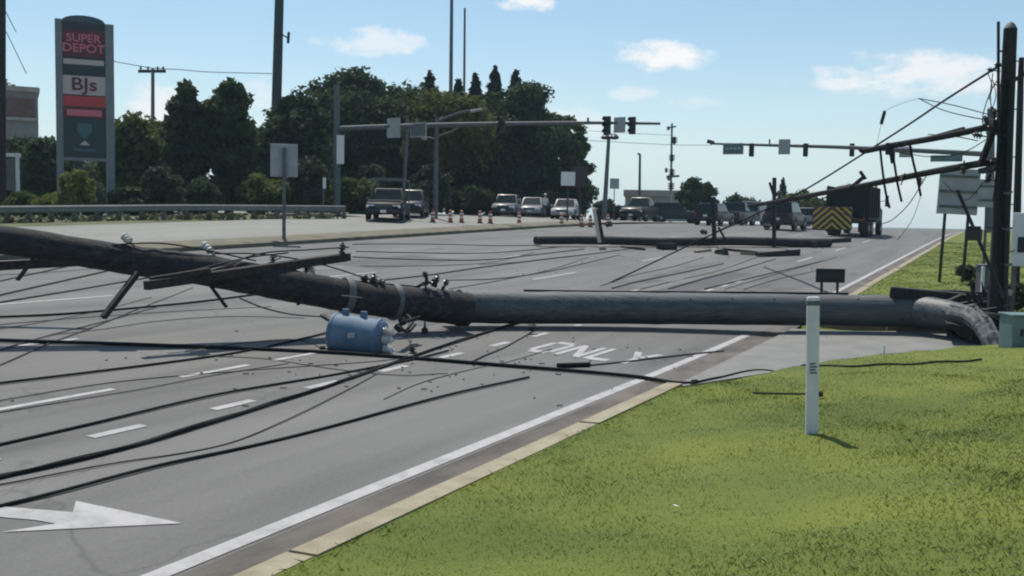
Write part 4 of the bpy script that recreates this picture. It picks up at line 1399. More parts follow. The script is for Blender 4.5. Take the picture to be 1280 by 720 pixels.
for (px, py, zc, ax_) in ((1234, 156, 18, (-0.3, 0, 1)), (1228, 170, 18.2, (-1, 0, 0.2)), (1238, 218, 18.1, (-0.4, 0, -1)), (1243, 148, 17.9, (0, 0, 1)), (1205, 207, 19, (0, 0, -1)), (1150, 222, 21.2, (0, 0, -1)), (1128, 226, 22, (0.3, 0, 1))):
    insulator(wr, at(px, py, zc), ax_, 0.17, 0.07, M_BROWNPORC)
MB().bar(at(1062, 236, 25), at(1080, 221, 24.6), 0.09, 0.07).build("timber", M_ARM, wr, world=True, bevel=0.012)
MB().bar(at(1075, 214, 24.6), at(1082, 224, 24.6), 0.07, 0.07).build("timber", M_ARM, wr, world=True, bevel=0.012)

# leaning short post with black box
lb = spot(1252, 16.9)
lp_ = empty("leaning_post", (lb.x, lb.y, lb.z), 0, "thin black post leaning left against the tall pole with a dark box halfway up", "post")
MB().bar(at(1254, 372, 17.2), at(1197, 238, 17.6), 0.055, 0.055).build("post", M_IRON, lp_, world=True)
b_ = at(1217, 293.5, 17.3)
MB().box(b_, (0.27, 0.2, 0.20)).build("meter_box", M_BLACK, lp_, world=True, bevel=0.02)
MB().box(b_ + Vector((0, 0, 0.12)), (0.22, 0.17, 0.06)).build("box_lid", M_IRON, lp_, world=True, bevel=0.015)

# ------------------------------------------------------------------ marker post, stake and little black sign
mp0 = ground(1014.5, 542)
mk = empty("marker_post", mp0, 0, "white plastic marker post standing in the grass in the foreground", "marker post")
mtop = at(1016.5, 371, (mp0 - EYEP).dot(fwd_h) + 0.0)
ux = (mtop - mp0).normalized()
MB().bar(mp0 - ux * 0.1, mtop, 0.105, 0.045, up=tuple(fwd_h)).build("post", M_WHITEP, mk, world=True, bevel=0.012)
MB().bar(mtop - ux * 0.075, mtop - ux * 0.03, 0.112, 0.05, up=tuple(fwd_h)).build("dark_band", M_DGALV, mk, world=True, bevel=0.008)
for k in range(4):
    q = mp0.lerp(mtop, 0.45 + 0.022 * k) - fwd_h * 0.026
    MB().bar(q - cam_r * 0.03, q + cam_r * (0.03 - 0.012 * (k % 2)), 0.004, 0.012, up=(0, 0, 1)).build("faded_print", M_DGALV, mk, world=True)
q0, q1 = ground(941, 496.5), ground(1028, 498)
tag(MB().tube(smooth_path([q0 + Vector((0, 0, 0.05)), (q0 + q1) / 2 + Vector((0, 0, 0.045)), q1 + Vector((0, 0, 0.05))], 4), [0.012] * 7 + [0.02, 0.036], 8).build("wooden_stake", M_ARM, None, smooth=True), "thin dark stake lying in the grass behind the white marker post", "stake")
wl = ground(842, 640)
tag(MB().add([wl + Vector((-0.03, 0, 0.035)), wl + Vector((0.0, -0.012, 0.05)), wl + Vector((0.04, 0.01, 0.04)), wl + Vector((0.0, 0.02, 0.046))], [(0, 1, 2, 3)]).build("fallen_leaf", M_WHITE, None, fix=False), "small pale fallen leaf on the lawn", "leaf")
bs = spot(1038, 21.5)
bsg = empty("low_sign", bs, 0, "small black sign board on two short legs just behind the big pole", "sign")
zb = at(1038, 344.5, 21.5)
MB().box((0, 0, 0), (0.62, 0.05, 0.30), Matrix.Rotation(YAW, 3, 'Z')).build("board", M_BLACK, bsg, bevel=0.01).location = zb - bs
for dx in (-0.17, 0.17):
    q = zb + right_h * dx
    MB().bar(Vector((q.x, q.y, bs.z - 0.05)), q + Vector((0, 0, 0.02)) + fwd_h * 0.04, 0.07, 0.05).build("leg", M_BLACK, bsg, world=True)
for z_ in (-0.1, 0.1):
    MB().bar(zb + right_h * -0.3 - fwd_h * 0.03 + Vector((0, 0, z_)), zb + right_h * 0.3 - fwd_h * 0.03 + Vector((0, 0, z_)), 0.015, 0.03).build("frame_rail", M_IRON, bsg, world=True)


# ------------------------------------------------------------------ signs on the right verge
def face_rot(face_dir):
    """rotation about Z that turns local -Y towards a direction"""
    return math.atan2(face_dir[0], -face_dir[1])


def board_sign(name, label, cat, px, depth, y_top, y_bot, w, legs, foot=None, mboard=M_SIGNBACK, turn=0.0, ribs=0, group=None, leg_m=M_DGALV, leg_w=0.09, tilt=0.0, front=False):
    b0 = spot(px, depth)
    d = EYEP - b0
    rz = face_rot((d.x, d.y)) + turn
    root = empty(name, b0, rz, label, cat, group)
    zt, zb_ = at(px, y_top, depth).z - b0.z, at(px, y_bot, depth).z - b0.z
    rot = Matrix.Rotation(tilt, 3, 'Y')
    bd = MB().box((0, 0, (zt + zb_) / 2), (w, 0.05, zt - zb_), rot).build("board", mboard, root, bevel=0.02)
    for k in range(ribs):
        z = zb_ + (zt - zb_) * (k + 0.5) / ribs
        MB().box((0, -0.045, z), (w * 0.94, 0.04, 0.07), rot).build("stiffener", M_DGALV, root, bevel=0.008)
    ly_ = -0.075 if front else 0.06
    for dx in legs:
        MB().bar((dx, ly_, -0.3), (dx + (0.12 * tilt / max(abs(tilt), 1e-6) if tilt else 0), ly_, zt - (zt - zb_) * 0.12), leg_w, leg_w).build("leg", leg_m, root)
    return root, bd, zt, zb_


board_sign("road_sign", "large grey back of a road sign on two thin black legs at the right verge", "sign", 1196, 30, 211, 268, 1.12, (-0.42, 0.22), leg_m=M_BLACK, ribs=3, tilt=R(2.5))
board_sign("road_sign", "smaller grey sign back half hidden behind the tall pole", "sign", 1230, 34, 224, 259, 0.78, (0.05,), leg_m=M_DGALV, ribs=2)
r_, bd_, zt_, zb2 = board_sign("cabinet_sign", "white panel with a dark figure cut off by the right frame edge", "sign", 1281, 19.5, 266, 333, 0.44, (-0.15, 0.15), mboard=M_WHITE)
MB().box((-0.03, -0.035, (zt_ + zb2) / 2 - 0.1), (0.16, 0.012, 0.3)).build("dark_figure", M_BLACK, r_)
u0 = spot(1240, 21)
for k in range(9):      # climbing steps and staples on the tall pole
    p = s0.lerp(top, 0.30 + 0.075 * k)
    sx = -1 if k % 2 else 1
    MB().tube([p + right_h * sx * 0.10, p + right_h * sx * 0.25, p + right_h * sx * 0.25 + Vector((0, 0, 0.04))], 0.012, 6).build("pole_step", M_IRON, sp, world=True)
for px0, px1 in ((1256, 1249), (1260, 1253)):
    MB().tube(smooth_path([at(px0, 100, 17.82), at((px0 + px1) / 2 - 0.6, 230, 17.78), at(px1, 370, 17.7), at(px1 - 2, 430, 17.7)], 5), 0.022, 6).build("riser_cable", M_CABLE, sp, smooth=True, world=True)
ub = empty("utility_pedestal", u0, YAW, "low grey utility box with a pale left edge on the grass beside the tall pole", "utility box")
zt3 = at(1240, 333, 21).z - u0.z
MB().box((0, 0, zt3 / 2), (0.42, 0.35, zt3)).build("cabinet", M_DGALV, ub, bevel=0.02)
MB().box((-0.215, -0.16, zt3 / 2), (0.05, 0.07, zt3)).build("edge_strip", M_WHITE, ub, bevel=0.008)
MB().box((0, 0, zt3 + 0.02), (0.46, 0.39, 0.04)).build("lid", M_DGALV, ub, bevel=0.01)
u1 = spot(1277, 14.2)
M_TEAL = mat("teal_cabinet_paint", (0.10, 0.17, 0.17), 0.5, col2=(0.13, 0.2, 0.2), scale=4)
tb = empty("teal_cabinet", u1, YAW, "teal green utility cabinet at the right frame edge beside the stump", "utility box")
zt4 = at(1277, 394, 14.2).z - u1.z
MB().box((0.08, 0, zt4 / 2 - 0.03), (0.46, 0.4, zt4 + 0.06)).build("cabinet", M_TEAL, tb, bevel=0.02)
MB().box((0.08, 0, zt4 + 0.01), (0.50, 0.44, 0.03)).build("lid", M_TEAL, tb, bevel=0.01)
MB().box((-0.02, -0.21, zt4 * 0.5), (0.03, 0.02, 0.1)).build("latch", M_IRON, tb)
# small marker flags / posts on the driveway edge
w0 = ground(1105, 446)
tag(MB().bar(w0, w0 + Vector((0, 0, 0.16)), 0.02, 0.02).build("marker_flag_stick", M_WHITE, None), "tiny pale stick standing on the driveway edge", "stick")
M_LENS = mat("dark_signal_lens", (0.02, 0.02, 0.02), 0.5)
# ------------------------------------------------------------------ signal masts
def signal_head(name, label, px, py, depth, h, group, rz, bracket_z=None, w=None):
    p = at(px, py, depth)
    root = empty(name, p, rz, label, "traffic light", group)
    w = w or h * 0.36
    MB().box((0, 0, 0), (w, w * 0.6, h)).build("housing", M_BLACK, root, bevel=w * 0.08)
    for k, m in enumerate((M_LENS, M_LENS, M_LENS)):
        z = h * (0.33 - 0.33 * k)
        lens = MB().lathe((0, -w * 0.3, z), (0, -1, 0), [(0, w * 0.34), (w * 0.05, w * 0.3), (w * 0.07, w * 0.1)], 12).build("lens", m, root, smooth=True)
        v = MB()
        pts_o = [(math.cos(a) * w * 0.42, math.sin(a) * w * 0.42) for a in lin(-0.3, math.pi + 0.3, 0.4)]
        for i in range(len(pts_o) - 1):
            (x0, z0), (x1, z1) = pts_o[i], pts_o[i + 1]
            v.quad((x0, -w * 0.3, z + z0), (x1, -w * 0.3, z + z1), (x1, -w * 0.85, z + z1), (x0, -w * 0.85, z + z0))
        v.build("visor", M_BLACK, root, fix=False)
    MB().bar((0, w * 0.3, 0), (0, w * 0.75, 0), w * 0.3, h * 0.25).build("mounting_clamp", M_DGALV, root)
    return root


def hung_sign(name, label, cat, px, py, depth, w, h, m=M_SIGNBACK, rz=0.0, face=None, group=None):
    p = at(px, py, depth)
    root = empty(name, p, rz, label, cat, group)
    MB().box((0, 0, 0), (w, 0.05, h)).build("board", m, root, bevel=0.02)
    MB().box((0, -0.032, 0), (w * 0.9, 0.012, h * 0.84)).build("face", face or M_DGALV, root)
    MB().bar((0, 0.03, 0), (0, 0.25, 0), 0.08, h * 0.5).build("mounting_clamp", M_DGALV, root)
    return root


M_GREYFACE = mat("grey_sign_face", (0.30, 0.31, 0.30), 0.5, col2=(0.36, 0.37, 0.36), scale=2)
M_GREENFACE = mat("street_sign_green", (0.06, 0.13, 0.12), 0.45, col2=(0.09, 0.17, 0.15), scale=2)
M_PRINT = mat("pale_print", (0.55, 0.58, 0.58), 0.5)

# left mast arm, across the far carriageway
b1 = spot(421, 62)
m1 = empty("signal_mast", b1, 0, "grey signal mast at the left with its long arm reaching over the intersection", "signal mast")
MB().tube([b1 - Vector((0, 0, 0.2)), at(421, 106, 62)], [0.24, 0.17], 14).build("pole", M_DGALV, m1, smooth=True, world=True)
MB().lathe(b1, (0, 0, 1), [(0, 0.4), (0.06, 0.4), (0.08, 0.3)], 12).build("base_plate", M_DGALV, m1, world=True)
a_pts = [at(421, 161, 62), at(480, 158.5, 60.3), at(560, 156, 58.2), at(640, 154.5, 56), at(740, 153.5, 53.8), at(825, 154.5, 52)]
MB().tube(smooth_path(a_pts, 4), [0.17 - 0.10 * i / 20 for i in range(21)], 10).build("arm", M_DGALV, m1, smooth=True, world=True)
MB().box(at(425.5, 187, 61.6), (0.45, 0.12, 1.75), Matrix.Rotation(YAW, 3, 'Z')).build("cabinet", M_WHITE, m1, world=True, bevel=0.03)
MB().tube([at(735, 153, 53.9), at(735, 147, 53.9)], 0.06, 6).build("detector", M_DGALV, m1, world=True)
GL = "traffic lights on the left mast arm"
rz1 = face_rot((-0.2, -1))
signal_head("traffic_light", "pale traffic light on the left mast arm before the dark conifers", 627, 156, 56.2, 0.86, GL, rz1)
signal_head("traffic_light", "black traffic light left of the square sign on the left mast arm", 759, 157, 53.3, 0.98, GL, rz1)
signal_head("traffic_light", "black traffic light right of the square sign on the left mast arm", 790.5, 157, 52.7, 0.90, GL, rz1)
hung_sign("lane_sign", "square grey sign between two lights on the left mast arm", "sign", 774.5, 156, 53, 0.70, 0.80, rz=rz1, face=M_GREYFACE)
hung_sign("lane_sign", "large grey sign panel near the mast on the left arm", "sign", 492, 160, 59.8, 1.1, 1.15, rz=rz1, face=M_GREYFACE)
hung_sign("lane_sign", "wide dark grey sign panel beside the lamp post on the left arm", "sign", 523, 162.5, 59, 1.3, 0.85, rz=rz1, face=M_DGALV)
# right mast arm
b2 = spot(1237, 78)
m2 = empty("signal_mast", b2, 0, "grey signal mast behind the right road signs, its thin arm over the truck", "signal mast")
MB().tube([b2 - Vector((0, 0, 0.3)), at(1239, 137, 78)], [0.36, 0.28], 14).build("pole", M_DGALV, m2, smooth=True, world=True)
MB().lathe(at(1239, 138, 78), (0, 0, 1), [(0, 0.3), (0.1, 0.3), (0.3, 0.1)], 12).build("cap", M_DGALV, m2, smooth=True, world=True)
ra = [at(1238, 193, 78), at(1150, 188.5, 79.5), at(1050, 184, 82), at(960, 181.5, 84.5), at(888, 179.5, 86.5)]
MB().tube(smooth_path(ra, 5), [0.22 - 0.13 * i / 20 for i in range(21)], 10).build("arm", M_DGALV, m2, smooth=True, world=True)
MB().tube([at(962, 181, 84.5), at(962, 174, 84.5)], 0.07, 6).build("detector", M_DGALV, m2, world=True)
cq = at(889, 177, 86.4)
cm = empty("traffic_camera", cq, 0, "small dark camera on the tip of the right mast arm", "camera")
MB().bar(cq + cam_r * -0.35 + Vector((0, 0, 0.05)), cq + cam_r * 0.25 + Vector((0, 0, -0.12)), 0.32, 0.30).build("housing", M_BLACK, cm, world=True, bevel=0.05)
MB().bar(cq + Vector((0, 0, -0.1)), at(891, 180, 86.4), 0.1, 0.1).build("bracket", M_DGALV, cm, world=True)
GR = "traffic lights on the right mast arm"
rz2 = face_rot((0.05, -1))
for px, lab in ((939.5, "traffic light beside the street name sign on the right mast arm"), (1007, "traffic light right of the square sign on the right mast arm"),
                (1065, "traffic light left of the thick cables on the right mast arm"), (1116, "traffic light behind the dangling straps on the right mast arm")):
    signal_head("traffic_light", lab, px, 187.5 if px != 1116 else 191, 82.5 + (960 - px) * -0.012, 1.08, GR, rz2)
ss = hung_sign("street_name_sign", "dark street name sign near the tip of the right mast arm", "sign", 916.5, 186, 85.5, 1.75, 0.95, rz=rz2, face=M_GREENFACE)
for k in range(4):
    MB().box((-0.5 + 0.33 * k, -0.045, 0.05 * (k % 2)), (0.2, 0.01, 0.12)).build("worn_lettering", M_PRINT, ss)
hung_sign("lane_sign", "upright grey sign between two lights on the right mast arm", "sign", 980.5, 183.5, 83.8, 0.95, 1.25, rz=rz2, face=M_GREYFACE)
hung_sign("lane_sign", "grey sign behind the thick cables on the right mast arm", "sign", 1132, 190, 80.3, 0.95, 0.85, rz=rz2, face=M_GREYFACE)
hung_sign("street_name_sign", "wide dark sign above the grey road sign back near the right mast", "sign", 1183, 198, 78.5, 2.3, 0.5, m=M_GREENFACE, rz=rz2, face=M_GREENFACE)

# ------------------------------------------------------------------ posts, lamps and signs in the distance
sg, bd, zt, zb_ = board_sign("median_sign", "square grey sign back on a tall thin post on the median", "sign", 355, 37.0, 180, 221, 0.98, (0,), leg_m=M_DGALV, leg_w=0.13, ribs=0, front=True)
k_ = spot(404, 58)
wp = empty("roadside_marker", k_, 0, "slim post with a white plate beside the left signal mast", "marker post")
MB().tube([k_ - Vector((0, 0, 0.2)), at(405, 222, 58)], 0.05, 6).build("post", M_DGALV, wp, world=True)
MB().box(at(405.5, 229, 57.9), (0.18, 0.06, 0.62), Matrix.Rotation(YAW, 3, 'Z')).build("plate", M_WHITE, wp, world=True, bevel=0.01)


def pole(name, label, cat, px0, px1, depth, ytop, r0, r1, m=M_DGALV, group=None, sunk=0.3):
    b0 = spot(px0, depth)
    root = empty(name, b0, 0, label, cat, group)
    t_ = at(px1, ytop, depth)
    pp = [b0 - Vector((0, 0, sunk))] + [b0.lerp(t_, i / 6) for i in range(1, 7)]
    MB().tube(pp, [r0 + (r1 - r0) * i / 6 for i in range(7)], 12).build("pole_shaft", m, root, smooth=True, world=True)
    return root


def arm_to(root, pts, r_, m=M_DGALV, name="lamp_arm"):
    return MB().tube(smooth_path([at(*p) for p in pts], 5), r_, 7).build(name, m, root, smooth=True, world=True)


M_TALL = mat("dark_green_steel", (0.035, 0.05, 0.052), 0.8, col2=(0.05, 0.065, 0.066), scale=3)
pl = pole("utility_pole", "tall dark steel pole rising out of the frame among the left trees", "utility pole", 342, 351, 74, -70, 0.40, 0.31, M_TALL)
MB().bar(at(350, 42, 73.6), at(361, 48, 73.6), 0.12, 0.1).build("bracket", M_IRON, pl, world=True)
MB().bar(at(361, 40, 73.6), at(360, 54, 73.6), 0.16, 0.12).build("bracket", M_IRON, pl, world=True)
lp2 = pole("street_lamp", "lamp post with two long arms behind the barrier drums", "street lamp", 544, 546, 61, 146, 0.16, 0.10)
arm_to(lp2, [(546, 152, 61), (560, 146, 61), (578, 140, 61), (600, 137, 61)], 0.07)
MB().bar(at(588, 139.5, 61), at(603, 136.5, 61), 0.28, 0.14).build("lamp_head", M_GALV, lp2, world=True, bevel=0.04)
arm_to(lp2, [(546, 175, 61), (538, 172, 61), (530, 173, 61)], 0.05)
MB().bar(at(526, 172, 61), at(533, 174, 61), 0.3, 0.2).build("lamp_head", M_GALV, lp2, world=True, bevel=0.05)
arm_to(lp2, [(546, 170, 61), (560, 166, 61), (573, 160, 61)], 0.05)
pole("utility_pole", "leaning pale pole behind the pickup truck", "utility pole", 503, 510, 66, 148, 0.14, 0.11)
l3 = pole("street_lamp", "leaning lamp post with a pair of lamp heads below the left mast arm", "street lamp", 755, 761, 78, 172, 0.20, 0.13)
for px in (757, 768):
    MB().lathe(at(px, 171, 78), (0, 0, -1), [(-0.25, 0.1), (0, 0.36), (0.14, 0.36), (0.2, 0.2)], 10).build("lamp_head", M_BLACK, l3, smooth=True, world=True)
MB().bar(at(757, 168, 78), at(768, 168, 78), 0.09, 0.09).build("lamp_arm", M_DGALV, l3, world=True)
l4 = pole("street_lamp", "plain thin lamp post in the middle distance before the pale sky", "street lamp", 799, 800, 90, 193, 0.14, 0.10)
MB().bar(at(800, 193, 90), at(797, 192, 90), 0.34, 0.16).build("lamp_head", M_DGALV, l4, world=True, bevel=0.03)
l5, l5b, _, _ = board_sign("road_sign", "grey sign on a post right of the leaning lamp post", "sign", 767, 76, 223, 236, 0.7, (0,), leg_w=0.07)
l6, _, _, _ = board_sign("road_sign", "white square sign on a post before the dark trees", "sign", 709, 66, 215, 232, 0.92, (0,), mboard=M_WHITE, leg_w=0.1, leg_m=M_BLACK)
board_sign("road_sign", "dark sign panel behind the white square sign", "sign", 724, 68, 209, 234, 1.0, (0,), mboard=M_BLACK, leg_w=0.1, leg_m=M_BLACK)
t5 = pole("utility_pole", "distant slim pole hung with dark insulators right of the left mast arm", "utility pole", 838, 840, 95, 154, 0.13, 0.10, M_GALV)
for k, (px, py, s_) in enumerate(((843, 173, 0.55), (835.5, 160, 0.3), (840, 195, 0.55), (840, 213, 0.55), (833, 212, 0.34), (839, 230, 0.6), (836, 221, 0.4))):
    insulator(t5, at(px, py - 2, 94.6), (0, 0, -1), s_ * 1.3, s_ * 0.55, M_BLACK)
MB().bar(at(833, 221, 94.6), at(849, 220, 94.6), 0.22, 0.2).build("crossarm", M_DGALV, t5, world=True)
MB().bar(at(834, 160, 94.6), at(845, 158, 94.6), 0.14, 0.14).build("crossarm", M_DGALV, t5, world=True)
tp = pole("utility_pole", "distant utility pole with a single crossarm above the left trees", "utility pole", 191, 191, 92, 86, 0.22, 0.15)
MB().bar(at(173, 89, 92), at(207, 89, 92), 0.2, 0.26).build("crossarm", M_ARM, tp, world=True)
for px in (176, 185, 197, 204):
    insulator(tp, at(px, 87, 92), (0, 0, 1), 0.3, 0.12, M_BROWNPORC)
cable("overhead_cable", "pair of thin wires passing the distant utility pole above the left trees", "wire", [(120, 72, 92), (155, 79, 92), (191, 85, 92), (225, 87, 93), (262, 90, 95), (340, 92, 100)], 0.035, M_WIRE, None, 5)
cable("overhead_cable", "faint level wire behind the lamp posts to the right mast arm", "wire", [(640, 170, 96), (760, 177, 95), (840, 181, 94), (890, 181.5, 93)], 0.022, M_WIRE, "faint wires in the distance", 5)
cable("overhead_cable", "faint wire just above the right mast arm tip", "wire", [(640, 158, 96), (760, 165, 95), (838, 169, 94)], 0.018, M_WIRE, "faint wires in the distance", 5)
ep = pole("utility_pole", "dark pole cut off by the left frame edge", "utility pole", 2, 3, 52, -60, 0.20, 0.16, M_WOODUP)
for (a, b) in (((4, 8, 52), (20, 40, 54)), ((8, 40, 52), (33, 92, 56))):
    arm_to(ep, [a, b], 0.02, M_CABLE, "guy_wire")
ms = "thin radio masts on the horizon"
for px0, px1, yt, r_, lab in ((562, 565, -40, 0.22, "taller thin radio mast rising above the conifers"), (579, 581, 10, 0.15, "shorter faint radio mast right of the taller one")):
    q = pole("radio_mast", lab, "radio mast", px0, px1, 120, yt, r_ * 1.3, r_ * 0.8, M_DGALV, ms)

M_RAIL = mat("weathered_rail", (0.13, 0.145, 0.145), 0.7, col2=(0.18, 0.19, 0.19), scale=3)
# guard rail along the far side
gp = []
for px in lin(-160, 430, 14):
    u_ = (px + 160) / 590
    dpt = 37 + 19 * u_ ** 1.2
    gp.append(spot(px, dpt))
gr = empty("guard_rail", gp[0], 0, "long grey steel guard rail along the far left side of the road", "guard rail")
prof_w = [(0, -0.155), (0.04, -0.12), (0.075, -0.09), (0.075, -0.05), (0.03, -0.015), (0.03, 0.015), (0.075, 0.05), (0.075, 0.09), (0.04, 0.12), (0, 0.155)]
step_n = 5
for k in range(0, len(gp) - 1, step_n):
    seg = gp[k:k + step_n + 1]
    mb = MB()
    for i, p in enumerate(seg):
        q = seg[min(i + 1, len(seg) - 1)] - seg[max(i - 1, 0)]
        nrm_ = Vector((q.y, -q.x, 0)).normalized()
        if nrm_.dot(-fwd_h) < 0:
            nrm_ = -nrm_
        for (o, z) in prof_w:
            mb.v.append(tuple(p + nrm_ * (o + 0.1) + Vector((0, 0, 0.56 + z))))
    m_ = len(prof_w)
    for i in range(len(seg) - 1):
        for j in range(m_ - 1):
            mb.f.append((i * m_ + j, i * m_ + j + 1, (i + 1) * m_ + j + 1, (i + 1) * m_ + j))
    mb.build("rail", M_RAIL, gr, smooth='all', world=True, fix=False)
for k in range(0, len(gp), 2):
    p = gp[k]
    MB().box(p + Vector((0, 0, 0.36)), (0.14, 0.16, 0.76)).build("post", M_DGALV, gr, world=True)
    MB().box(p + Vector((0, 0, 0.56)) - fwd_h * 0.07, (0.13, 0.1, 0.3)).build("spacer_block", M_ARM, gr, world=True)

# ------------------------------------------------------------------ pylon sign and shops
pz = 56.0
pb = spot(107, pz)
d_ = EYEP - pb
py_rz = face_rot((d_.x, d_.y))
pyl = empty("pylon_sign", pb, py_rz, "tall pylon shop sign with two grey pillars and red and white panels at the left", "sign")
M_PYL = mat("pylon_grey", (0.17, 0.18, 0.20), 0.6, col2=(0.21, 0.22, 0.24), scale=1.5)
M_PDARK = mat("pylon_dark_panel", (0.010, 0.020, 0.030), 0.4)
M_PRED = mat("pylon_red", (0.48, 0.04, 0.04), 0.45)
M_PRED2 = mat("pylon_dark_red", (0.11, 0.014, 0.025), 0.45)
M_PWHITE = mat("pylon_white", (0.52, 0.42, 0.41), 0.5)
M_PPINK = mat("pylon_letter_red", (0.60, 0.14, 0.18), 0.45)
M_PTEAL = mat("pylon_teal", (0.008, 0.026, 0.034), 0.4)
M_PTEAL2 = mat("pylon_teal_light", (0.04, 0.11, 0.125), 0.4)


def pyz(py):
    return at(107, py, pz).z - pb.z


kx = pz / FPX                      # metres per photo pixel there
for sx, yt, wx in ((-28.0, 27, 8.0), (29.5, 29, 10.0)):
    MB().box((sx * kx, 0, (pyz(yt) - 0.3) / 2), (wx * kx, 0.75, pyz(yt) + 0.3)).build("pillar", M_PYL, pyl, bevel=0.03)
arch = [(-24 * kx, pyz(200)), (24.5 * kx, pyz(200))]
arch += [(24.5 * kx * math.cos(a), pyz(29) + (pyz(20.5) - pyz(29)) * math.sin(a)) for a in lin(0, math.pi, math.pi / 10)]
MB().prism(arch, -0.28, 0.28).build("panel_cabinet", M_PDARK, pyl)
MB().prism([(24 * kx * math.cos(a), pyz(30) + (pyz(21) - pyz(30)) * math.sin(a)) for a in lin(0, math.pi, math.pi / 10)], -0.31, -0.285).build("arch_panel", mat("pylon_arch_blue", (0.035, 0.065, 0.085), 0.4), pyl)


def sign_panel(name, y0, y1, m, w=47.5, x=0.0, proud=0.03):
    return MB().box((x * kx, -0.28 - proud / 2 - 0.002, (pyz(y0) + pyz(y1)) / 2), (w * kx, proud, abs(pyz(y0) - pyz(y1)))).build(name, m, pyl, bevel=0.006)


p_a = sign_panel("shop_panel", 39, 72, M_PRED2)
p_s = sign_panel("pale_strip", 75.5, 82, M_PWHITE, 46)
p_d = sign_panel("dark_strip", 83, 93, M_PDARK, 46)
p_b = sign_panel("shop_panel", 96, 119.5, M_PWHITE, 50, 0.3)
p_r = sign_panel("shop_panel", 121, 134, M_PRED, 49)
p_r2 = sign_panel("shop_panel", 135, 148, M_PRED2, 48)
p_t = sign_panel("shop_panel", 151, 196, M_PTEAL, 48)
sign_panel("sill", 197.5, 201.5, M_PYL, 50)


def text_mesh(txt, size, m, parent, loc, sx=1.0, extrude=0.012, bold=0.0, align='CENTER'):
    cu = bpy.data.curves.new("lettering", 'FONT')
    cu.body = txt
    cu.size = size
    cu.extrude = extrude
    cu.offset = bold
    cu.align_x = align
    cu.align_y = 'CENTER'
    to = bpy.data.objects.new("lettering_tmp", cu)
    C.objects.link(to)
    dg = bpy.context.evaluated_depsgraph_get()
    me = bpy.data.meshes.new_from_object(to.evaluated_get(dg))
    me.name = "lettering"
    bpy.data.objects.remove(to)
    bpy.data.curves.remove(cu)
    me.materials.clear()
    me.materials.append(m)
    o = bpy.data.objects.new("lettering", me)
    C.objects.link(o)
    o.parent = parent
    o.location = loc
    o.rotation_euler = (math.pi / 2, 0, 0)
    o.scale = (sx, 1, 1)
    return o


yf = -0.34
text_mesh("SUPER", 13.5 * kx, M_PPINK, p_a, (0, yf, pyz(49.5)), 1.05, bold=0.012)
text_mesh("DEPOT", 14.5 * kx, M_PPINK, p_a, (0, yf, pyz(62)), 1.05, bold=0.012)
text_mesh("BJs", 22 * kx, M_PRED2, p_b, (0, yf, pyz(107)), 1.15, bold=0.012)
MB().box((0, yf, pyz(142)), (40 * kx, 0.02, 8 * kx)).build("pale_bar", M_PPINK, p_r2, bevel=0.01)
shield = [(-8, 155), (8, 155), (9, 164), (4, 171), (0, 173), (-4, 171), (-9, 164)]
MB().prism([(x * kx, pyz(y)) for (x, y) in shield], yf - 0.01, yf + 0.01).build("shield_emblem", M_PTEAL2, p_t)
MB().prism([(x * kx, pyz(y)) for (x, y) in ((-6, 182), (6, 182), (0, 176))], yf - 0.01, yf + 0.01).build("small_emblem", M_PWHITE, p_t)
MB().box((0, yf, pyz(188)), (26 * kx, 0.02, 3.0 * kx)).build("pale_bar", M_PTEAL2, p_t)

M_BRICK = mat("red_brown_facade", (0.13, 0.075, 0.065), 0.85, col2=(0.17, 0.10, 0.09), scale=2)
M_STUC = mat("grey_stucco", (0.20, 0.19, 0.18), 0.9, col2=(0.25, 0.24, 0.225), scale=1.2)
M_STUC2 = mat("pale_stucco", (0.32, 0.29, 0.26), 0.9, col2=(0.38, 0.35, 0.31), scale=1.2)
hb = spot(12, 88)
d_ = EYEP - hb
hr = face_rot((d_.x, d_.y))
kb = 88 / FPX
hs = empty("shop_building", hb, hr, "flat roofed shop with a dark red band behind the trees at the left edge", "building")


def hz_(py):
    return at(12, py, 88).z - hb.z


MB().box((-10 * kb, 7, hz_(112) / 2), (88 * kb, 14, hz_(112))).build("wall", M_STUC, hs, bevel=0.05)
MB().box((-10 * kb, 7, hz_(112) + 0.12), (92 * kb, 14.5, 0.45)).build("parapet", M_STUC2, hs, bevel=0.05)
MB().box((-10 * kb, -0.12, (hz_(122) + hz_(145)) / 2), (80 * kb, 0.2, hz_(122) - hz_(145))).build("fascia", M_BRICK, hs, bevel=0.03)
MB().box((-10 * kb, -0.16, hz_(148)), (84 * kb, 0.26, 0.3)).build("cornice", M_STUC2, hs, bevel=0.03)
for k in range(4):
    f_ = MB().box(((-46 + 24 * k) * kb, -0.04, 2.0), (14 * kb, 0.12, 2.4)).build("window", M_STUC2, hs)
    MB().box(((-46 + 24 * k) * kb, -0.11, 2.0), (12 * kb, 0.04, 2.1)).build("pane", M_GLASS, f_)
gw = spot(14, 60)
ws = empty("white_sign", gw, face_rot(((EYEP - gw).x, (EYEP - gw).y)), "pale double post sign standing among bushes at the left edge", "sign")
for dx in (-0.38, 0.38):
    MB().box((dx, 0, 1.7), (0.22, 0.2, 3.5)).build("post", M_WHITEP, ws, bevel=0.02)
MB().box((0, 0, 3.45), (1.15, 0.24, 0.2)).build("cap", M_WHITEP, ws, bevel=0.02)
MB().box((0, 0.02, 2.3), (0.56, 0.1, 1.9)).build("panel", M_DGALV, ws)
M_PALEB = mat("pale_render", (0.42, 0.42, 0.41), 0.9)
db = spot(812, 112)
ds = empty("warehouse", db, face_rot(((EYEP - db).x, (EYEP - db).y)), "low grey flat roofed building far down the road behind the cars", "building")
kd = 112 / FPX
zt7 = at(812, 243, 112).z - db.z
